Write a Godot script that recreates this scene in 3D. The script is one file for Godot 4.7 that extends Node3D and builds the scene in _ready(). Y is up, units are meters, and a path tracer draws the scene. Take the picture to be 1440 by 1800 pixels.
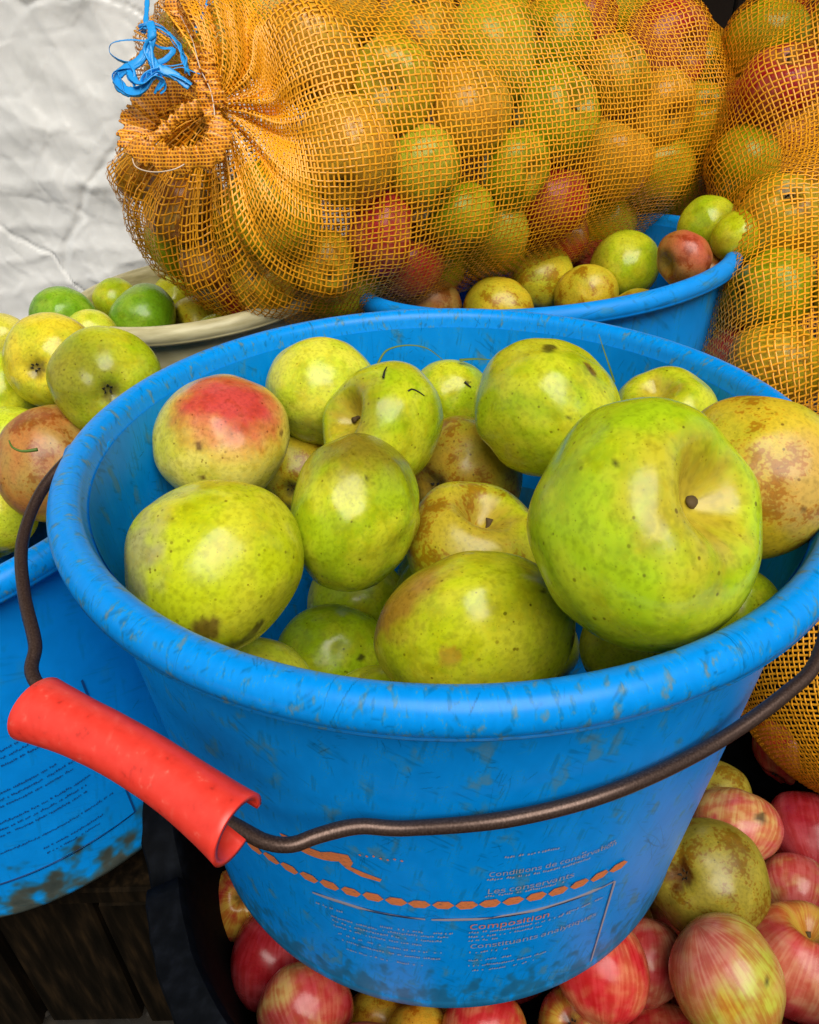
extends Node3D
# Apples in blue buckets and orange netted sacks, seen close up from an open shed's front.

const RIM_R := 0.17
const DEEP := 0.2375          # rim height above a bucket's base
const PAL := {
	"green": [[0.341, 0.449, 0.01], [0.504, 0.525, 0.021]], "bright": [[0.355, 0.513, 0.009], [0.478, 0.557, 0.019]], "lime": [[0.504, 0.583, 0.03], [0.628, 0.608, 0.051]],
	"leaf": [[0.151, 0.336, 0.01], [0.244, 0.406, 0.025]], "yellowgreen": [[0.462, 0.525, 0.01], [0.557, 0.551, 0.025]], "yellow": [[0.67, 0.541, 0.025], [0.511, 0.505, 0.025]],
	"cream": [[0.673, 0.592, 0.102], [0.58, 0.545, 0.043]], "gold": [[0.58, 0.418, 0.021], [0.487, 0.418, 0.021]], "orangegold": [[0.719, 0.394, 0.034], [0.696, 0.487, 0.051]],
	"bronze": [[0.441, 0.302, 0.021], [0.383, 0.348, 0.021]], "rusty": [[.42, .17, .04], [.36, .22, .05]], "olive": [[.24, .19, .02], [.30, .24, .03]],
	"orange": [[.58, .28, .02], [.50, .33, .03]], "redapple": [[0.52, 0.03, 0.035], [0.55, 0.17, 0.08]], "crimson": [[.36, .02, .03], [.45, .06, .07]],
	"yellowred": [[0.55, 0.33, 0.05], [0.48, 0.07, 0.05]], "pinkyellow": [[0.54, 0.33, 0.11], [0.5, 0.1, 0.09]], "pinkred": [[0.5, 0.06, 0.06], [0.54, 0.22, 0.12]],
	"greenpink": [[0.42, 0.42, 0.05], [0.48, 0.3, 0.08]],
}
const DYE := {
	"red": [.52, .035, .05], "rust": [.31, .13, .02], "grey": [.30, .27, .15], "pink": [.55, .25, .12], "pinkred": [.50, .13, .12], "gold": [.46, .29, .03],
	"olive": [.20, .155, .015], "brown": [.12, .05, .015], "dark": [.03, .02, .01], "olivespot": [.15, .13, .03],
}
# label, group, centre, radius, stalk direction, height over width, skin, palette, blush [dye, direction, amount, width], ends (1 stalk, 2 eye), spots [direction, size, dye], detail
const APPLES := [
	["cream apple with a rosy red top at the left in the front bucket","apples on top in the front bucket",[-0.1145,0.4769,-0.04368],0.0360,[0.1391,-0.9167,-0.3745],0.8,0,"cream",["red",[0.3439,0.8836,0.3179],0.95,0.72],0,[[[-0.1076,0.4011,0.9097],0.1,"brown"],[[-0.09614,-0.1092,0.9894],0.07,"brown"],[[0.958,0.171,0.2301],0.05,"brown"]],2],
	["plain pale green apple at the back left of the front bucket","apples on top in the front bucket",[-0.0662,0.4748,-0.1],0.0328,[0.1131,-0.04797,-0.9924],0.92,0,"lime",[],0,[],2],
	["green apple with a deep creased hollow at its upper left","apples on top in the front bucket",[-0.02929,0.4771,-0.05198],0.0343,[-0.7462,0.5336,0.3981],0.92,0,"green",["olive",[-0.4442,0.6537,0.6127],0.5,0.4],3,[],2],
	["tall green apple with a brownish russet top in the middle of the front bucket","apples on top in the front bucket",[-0.04201,0.461,0.008048],0.0375,[-0.9461,-0.06073,-0.3181],0.8,0,"green",["olive",[0.1383,0.9311,-0.3374],0.95,0.7],1,[[[0.5134,0.5842,0.6286],0.03,"dark"],[[0.2709,0.8264,0.4936],0.03,"dark"]],2],
	["large yellow green apple with a brown scar low on it, front left in bucket","apples on top in the front bucket",[-0.1005,0.4667,0.05361],0.0388,[0.7408,-0.6592,0.1291],0.94,0,"yellowgreen",["grey",[-0.6487,0.5022,0.5717],0.7,0.38],0,[[[0.1966,-0.004761,0.9805],0.17,"brown"],[[0.6169,-0.3221,0.7181],0.1,"dark"],[[0.4852,-0.4487,0.7505],0.22,"olivespot"]],2],
	["small green apple against the far inside wall of the front bucket","apples on top in the front bucket",[0.01007,0.4553,-0.1279],0.0264,[0.01455,0.06554,-0.9977],0.9,0,"green",[],0,[[[0.3883,0.6928,0.6077],0.07,"dark"]],2],
	["big green apple with a dark scab on top, back right of the front bucket","apples on top in the front bucket",[0.05398,0.4865,-0.04566],0.0389,[0.7756,0.6301,-0.03869],0.93,0,"green",[],2,[[[-0.004934,0.9956,0.09359],0.15,"dark"],[[0.1302,0.3653,0.9218],0.05,"dark"],[[0.531,0.7863,0.3158],0.12,"brown"]],2],
	["brownish yellow apple lying under the others in the middle of the front bucket","apples on top in the front bucket",[0.01495,0.4285,-0.07881],0.0360,[0.6279,-0.2029,-0.7514],0.9,1,"bronze",["rust",[-0.4469,0.3655,0.8165],0.5,0.6],2,[],2],
	["yellow green apple with its short stalk upright in a russet hollow","apples on top in the front bucket",[0.0172,0.4232,-0.0126],0.0385,[0.2545,0.9649,0.06412],0.86,1,"yellowgreen",["gold",[-0.2465,0.8908,0.3817],0.7,0.7],1,[],2],
	["wide apple with a bronze red shoulder at the very front of the bucket","apples on top in the front bucket",[0.01004,0.4389,0.0737],0.0420,[0.01545,0.1126,-0.9935],0.74,0,"yellowgreen",["rust",[-0.7756,0.6223,-0.106],0.85,0.48],0,[[[0.5989,0.7701,0.2196],0.04,"dark"],[[0.9778,0.1457,0.1504],0.16,"brown"],[[-0.2992,0.4004,0.8661],0.14,"gold"]],2],
	["biggest green apple, its stalk hollow turned to the right, front right of the bucket","apples on top in the front bucket",[0.06272,0.5087,0.09623],0.0429,[0.5381,0.651,0.5354],0.9,0,"bright",["gold",[0.2508,0.7027,0.6658],0.5,0.45],1,[[[-0.3135,0.8442,0.4349],0.02,"dark"],[[-0.6468,-0.2808,0.7091],0.03,"dark"],[[-0.05073,-0.05018,0.9975],0.1,"olivespot"]],2],
	["golden yellow apple speckled with russet against the right wall of the front bucket","apples on top in the front bucket",[0.1159,0.5067,0.05657],0.0318,[0.7492,-0.4551,-0.4812],0.84,1,"gold",["pink",[0.2816,0.3682,0.8861],0.5,0.5],0,[[[0.1833,0.07456,0.9802],0.05,"brown"]],2],
	["half hidden green apple with a thick knobbly stalk, far right of the front bucket","apples on top in the front bucket",[0.119,0.4774,-0.0521],0.0275,[-0.354,0.9027,0.2447],0.84,0,"green",[],1,[],2],
	["smooth lime green apple sunk behind the front rim of the bucket","apples on top in the front bucket",[-0.0638,0.3439,-0.01222],0.0342,[0.1131,-0.04797,-0.9924],0.9,0,"bright",[],0,[[[0.6058,0.5924,0.5311],0.05,"dark"]],2],
	["shaded green apple deep between the others in the front bucket","apples on top in the front bucket",[-0.05426,0.3319,-0.07709],0.0342,[0.4178,0.0009919,-0.9085],0.9,0,"green",[],0,[],2],
	["shaded apple with a dark eye between the rosy apple and the tall green one","apples on top in the front bucket",[-0.08603,0.4265,-0.09257],0.0260,[0.04233,-0.02906,-0.9987],0.9,1,"gold",[],2,[],2],
	["sliver of a green apple wedged behind the biggest apple at the right wall","apples on top in the front bucket",[0.1132,0.4525,0.07518],0.0198,[0.4178,0.0009919,-0.9085],0.9,0,"green",[],0,[],2],
	["olive green apple with its dark eye facing out, nearest the front bucket","apples on top in the left bucket",[-0.2096,0.4653,-0.1448],0.0345,[-0.3692,-0.231,-0.9002],0.82,0,"green",["olive",[-0.3462,0.6056,0.7165],0.7,0.7],2,[],1],
	["yellow apple with a dark hollow at its left side, in the left bucket","apples on top in the left bucket",[-0.2667,0.4602,-0.1978],0.0331,[0.03464,-0.2497,-0.9677],0.88,0,"yellow",[],2,[[[0.6292,0.6363,0.4464],0.04,"brown"]],1],
	["green apple cut by the left edge of the picture in the left bucket","apples on top in the left bucket",[-0.3141,0.4325,-0.2091],0.0296,[-0.3932,0.01747,-0.9193],0.9,0,"green",[],0,[],1],
	["rusty orange brown apple with a bent dry stalk lying on it, in the left bucket","apples on top in the left bucket",[-0.2498,0.4169,-0.1284],0.0384,[-0.8668,0.04958,-0.4961],0.95,1,"rusty",[],0,[],1],
	["lime apple at the left picture edge just above the left bucket rim","apples on top in the left bucket",[-0.3048,0.3754,-0.1323],0.0260,[0.1131,-0.04797,-0.9924],0.9,0,"lime",[],0,[],1],
	["lime green apple behind the rusty brown apple in the left bucket","apples on top in the left bucket",[-0.2969,0.4111,-0.1654],0.0279,[0.1131,-0.04797,-0.9924],0.9,0,"lime",[],0,[],1],
	["small pale green apple tucked behind the yellow and olive apples","apples on top in the left bucket",[-0.2697,0.4497,-0.2787],0.0214,[0.1131,-0.04797,-0.9924],0.95,0,"lime",[],0,[],1],
	["green apple at the back of the left bucket touching the white sack","apples on top in the left bucket",[-0.302,0.4529,-0.3087],0.0280,[0.1108,-0.1602,-0.9808],0.85,0,"leaf",[],0,[],1],
	["pale yellow apple at the far left edge before the white sack","apples on top in the left bucket",[-0.3386,0.4503,-0.2714],0.0230,[0.1108,-0.1602,-0.9808],0.9,0,"cream",[],0,[],1],
	["greenish yellow apple with a thin scratch, left in the back bucket","apples on top in the back bucket",[0.1204,0.4402,-0.4445],0.0297,[0.8152,-0.03848,-0.5779],1.1,1,"yellow",[],0,[],0],
	["smooth green apple in the middle of the back bucket","apples on top in the back bucket",[0.1995,0.4517,-0.4362],0.0334,[0.2086,-0.1598,-0.9649],0.85,0,"green",["rust",[-0.9641,0.2656,0.006695],0.5,0.5],0,[],0],
	["russet yellow apple at the near rim of the back bucket","apples on top in the back bucket",[0.1572,0.4325,-0.4054],0.0299,[0.2086,-0.1598,-0.9649],0.8,1,"gold",[],0,[],0],
	["red apple behind the smooth green one in the back bucket","apples on top in the back bucket",[0.1931,0.4451,-0.492],0.0308,[0.2086,-0.1598,-0.9649],0.85,2,"redapple",[],0,[],0],
	["orange red apple with a hollow at its left in the back bucket","apples on top in the back bucket",[0.2151,0.4889,-0.32],0.0233,[-0.91,-0.1853,0.3708],0.9,1,"rusty",["red",[0.1463,0.6734,0.7247],0.6,0.8],1,[],0],
	["small orange brown apple at the right of the back bucket rim","apples on top in the back bucket",[0.2425,0.4686,-0.3406],0.0211,[0.2086,-0.1598,-0.9649],0.9,1,"rusty",[],0,[],0],
	["green apple at the back right of the back bucket","apples on top in the back bucket",[0.2547,0.4991,-0.3863],0.0260,[0.2086,-0.1598,-0.9649],0.88,0,"green",[],0,[],0],
	["yellow green apple touching the standing netted sack, in the back bucket","apples on top in the back bucket",[0.2612,0.5018,-0.3318],0.0220,[0.2086,-0.1598,-0.9649],0.95,0,"yellowgreen",[],0,[],0],
	["small light green apple under the lying sack at the back bucket rim","apples on top in the back bucket",[0.06631,0.409,-0.4733],0.0204,[0.2086,-0.1598,-0.9649],0.9,0,"lime",[],0,[],0],
	["round leaf green apple in the pale tub below the netted sack","apples in the pale tub",[-0.2535,0.4376,-0.3576],0.0311,[0.7009,-0.4827,-0.5251],0.92,0,"leaf",[],0,[],1],
	["yellow apple with its hollow to the left in the pale tub","apples in the pale tub",[-0.2134,0.4146,-0.39],0.0316,[-0.6494,0.1861,0.7373],0.85,1,"yellow",[],1,[[[0.02518,0.08117,0.9964],0.06,"brown"]],1],
	["dark green apple in the pale tub under the netted sack","apples in the pale tub",[-0.1606,0.4062,-0.4099],0.0291,[0.1108,-0.1602,-0.9808],0.9,0,"leaf",[],0,[],1],
	["small green apple behind the round leaf green one in the pale tub","apples in the pale tub",[-0.2862,0.4431,-0.3922],0.0220,[0.1108,-0.1602,-0.9808],0.9,0,"green",[],0,[],1],
	["small yellow green apple at the back of the pale tub under the sack","apples in the pale tub",[-0.2464,0.4268,-0.4447],0.0249,[0.1108,-0.1602,-0.9808],0.9,0,"yellowgreen",[],0,[],1],
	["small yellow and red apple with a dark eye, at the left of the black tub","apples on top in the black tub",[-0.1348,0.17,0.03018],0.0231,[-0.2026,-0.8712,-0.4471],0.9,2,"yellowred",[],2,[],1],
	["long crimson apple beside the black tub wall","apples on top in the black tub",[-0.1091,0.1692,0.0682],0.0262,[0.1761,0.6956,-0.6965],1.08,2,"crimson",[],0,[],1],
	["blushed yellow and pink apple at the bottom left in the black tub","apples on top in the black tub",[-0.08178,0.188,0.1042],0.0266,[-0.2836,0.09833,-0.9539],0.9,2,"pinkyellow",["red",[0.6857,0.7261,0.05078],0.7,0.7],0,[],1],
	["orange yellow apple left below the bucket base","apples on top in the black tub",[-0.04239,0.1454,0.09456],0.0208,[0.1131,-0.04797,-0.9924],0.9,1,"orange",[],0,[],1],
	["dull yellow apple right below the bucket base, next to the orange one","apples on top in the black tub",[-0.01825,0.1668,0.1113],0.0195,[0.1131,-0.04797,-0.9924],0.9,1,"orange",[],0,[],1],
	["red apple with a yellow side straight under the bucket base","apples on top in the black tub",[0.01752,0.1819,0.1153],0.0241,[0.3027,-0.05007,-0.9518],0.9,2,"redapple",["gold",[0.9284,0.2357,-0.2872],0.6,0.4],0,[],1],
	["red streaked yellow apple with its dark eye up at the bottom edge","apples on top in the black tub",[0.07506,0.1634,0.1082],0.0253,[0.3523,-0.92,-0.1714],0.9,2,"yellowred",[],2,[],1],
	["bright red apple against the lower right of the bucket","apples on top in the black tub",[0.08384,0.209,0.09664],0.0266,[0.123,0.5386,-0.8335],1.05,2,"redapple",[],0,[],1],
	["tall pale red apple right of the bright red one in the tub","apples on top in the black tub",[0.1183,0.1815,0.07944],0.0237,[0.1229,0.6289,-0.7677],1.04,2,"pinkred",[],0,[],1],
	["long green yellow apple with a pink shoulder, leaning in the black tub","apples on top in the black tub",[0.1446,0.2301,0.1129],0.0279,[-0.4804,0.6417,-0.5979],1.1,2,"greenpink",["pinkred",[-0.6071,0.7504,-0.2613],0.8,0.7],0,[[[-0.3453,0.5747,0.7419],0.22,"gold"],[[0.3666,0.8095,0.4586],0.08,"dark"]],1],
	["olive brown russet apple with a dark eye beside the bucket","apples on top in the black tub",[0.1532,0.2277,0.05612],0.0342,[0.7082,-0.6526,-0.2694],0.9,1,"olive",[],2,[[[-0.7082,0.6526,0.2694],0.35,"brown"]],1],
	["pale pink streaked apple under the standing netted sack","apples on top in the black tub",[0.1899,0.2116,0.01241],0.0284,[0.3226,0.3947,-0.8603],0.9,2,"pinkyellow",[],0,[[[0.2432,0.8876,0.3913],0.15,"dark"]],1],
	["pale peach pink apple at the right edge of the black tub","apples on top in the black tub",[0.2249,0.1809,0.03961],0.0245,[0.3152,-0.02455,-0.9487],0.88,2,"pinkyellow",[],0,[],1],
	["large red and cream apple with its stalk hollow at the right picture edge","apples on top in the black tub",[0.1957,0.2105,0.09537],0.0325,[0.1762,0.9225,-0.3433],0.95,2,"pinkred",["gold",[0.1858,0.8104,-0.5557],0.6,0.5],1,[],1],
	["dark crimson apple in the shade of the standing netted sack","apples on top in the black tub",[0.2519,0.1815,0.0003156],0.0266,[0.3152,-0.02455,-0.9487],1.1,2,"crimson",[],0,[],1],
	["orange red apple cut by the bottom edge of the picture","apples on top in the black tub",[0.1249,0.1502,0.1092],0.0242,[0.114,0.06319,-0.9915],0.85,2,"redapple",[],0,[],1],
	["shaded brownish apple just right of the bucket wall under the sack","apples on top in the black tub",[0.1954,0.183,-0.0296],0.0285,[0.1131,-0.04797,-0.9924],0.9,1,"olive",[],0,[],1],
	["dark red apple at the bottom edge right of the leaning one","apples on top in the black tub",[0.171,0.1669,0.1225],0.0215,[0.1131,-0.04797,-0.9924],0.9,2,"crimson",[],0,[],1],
	["large golden apple in the middle of the lying netted sack","apples showing through the lying netted sack",[-0.05741,0.5749,-0.3031],0.0382,[0.1197,0.4635,-0.878],0.9,0,"orangegold",[],3,[],0],
	["red cheeked apple low in the middle of the lying netted sack","apples showing through the lying netted sack",[-0.03532,0.514,-0.3219],0.0331,[0.9975,-0.06856,0.01927],0.9,2,"redapple",[],3,[],0],
	["large pale lime apple high in the lying netted sack","apples showing through the lying netted sack",[0.05968,0.633,-0.4261],0.0423,[-0.7119,-0.5556,0.4296],0.9,0,"lime",[],3,[],0],
	["leaf green apple right of the lime one in the lying netted sack","apples showing through the lying netted sack",[0.1182,0.5874,-0.4216],0.0398,[0.5693,0.4347,0.6977],0.9,0,"green",[],3,[],0],
	["red apple near the far end of the lying netted sack","apples showing through the lying netted sack",[0.2356,0.629,-0.5377],0.0443,[0.6492,0.02586,0.7601],0.9,2,"redapple",[],3,[],0],
	["green apple low right of the golden one in the lying sack","apples showing through the lying netted sack",[0.0787,0.5521,-0.3815],0.0312,[0.6293,-0.1066,0.7698],0.9,0,"green",[],3,[],0],
	["small green apple by the lower right bulge of the lying sack","apples showing through the lying netted sack",[0.06964,0.499,-0.3953],0.0286,[0.9491,0.1732,-0.263],0.9,0,"lime",[],3,[],0],
	["golden apple at the lower right bulge of the lying sack","apples showing through the lying netted sack",[0.1787,0.5443,-0.4575],0.0399,[0.3518,0.9304,-0.1031],0.9,0,"orangegold",[],3,[],0],
	["dark green apple below the tie of the lying netted sack","apples showing through the lying netted sack",[-0.1127,0.5413,-0.2816],0.0358,[-0.0748,-0.1105,0.9911],0.9,0,"green",[],3,[],0],
	["rusty apple in the bulge under the sack mouth","apples showing through the lying netted sack",[-0.1882,0.5417,-0.3025],0.0281,[-0.8274,0.1648,0.5369],0.9,1,"rusty",[],3,[],0],
	["yellow apple above the tie of the lying netted sack","apples showing through the lying netted sack",[-0.1433,0.6419,-0.3232],0.0310,[-0.4572,0.8369,0.3009],0.9,0,"yellow",[],3,[],0],
	["golden apple at the bottom bulge of the lying netted sack","apples showing through the lying netted sack",[-0.07987,0.4975,-0.2959],0.0257,[-0.3343,0.1243,-0.9342],0.9,1,"gold",[],3,[],0],
	["green apple low between the middle and the right of the lying sack","apples showing through the lying netted sack",[0.03164,0.518,-0.3602],0.0305,[-0.2679,0.8654,-0.4234],0.9,0,"green",[],3,[],0],
	["red apple right beside the gathered tie of the sack","apples showing through the lying netted sack",[0.1543,0.6505,-0.5224],0.0382,[0.8795,-0.0389,0.4743],0.9,2,"redapple",[],3,[],0],
	["golden apple at the top right of the lying sack","apples showing through the lying netted sack",[-0.002328,0.6443,-0.3911],0.0351,[0.01897,-0.9687,-0.2475],0.9,1,"gold",[],3,[],0],
	["yellow apple at the top middle of the lying sack","apples showing through the lying netted sack",[0.2782,0.5722,-0.5178],0.0357,[0.1065,-0.6458,-0.756],0.9,0,"yellow",[],3,[],0],
	["golden apple at the far right end of the lying sack","apples showing through the lying netted sack",[-0.1287,0.4875,-0.3002],0.0281,[0.1977,-0.3506,-0.9154],0.9,1,"gold",[],3,[],0],
	["orange apple at the lower left of the lying sack","apples showing through the lying netted sack",[-0.2194,0.5603,-0.3311],0.0208,[-0.5714,0.719,-0.3957],0.9,1,"orange",[],3,[],0],
	["small rusty apple at the left outline of the lying sack","apples showing through the lying netted sack",[-0.1739,0.4975,-0.3029],0.0212,[0.5219,0.8528,0.01816],0.9,1,"rusty",[],3,[],0],
]
const FILL_GROUPS := {
	"m": "apples under the top layer of the front bucket",
	"l": "apples under the top layer of the left bucket",
	"k": "apples under the top layer of the back bucket",
	"p": "apples low in the pale tub",
	"t": "apples low in the black tub",
	"s": "apples filling the lying netted sack",
	"r": "apples filling the standing netted sack",
}
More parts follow.
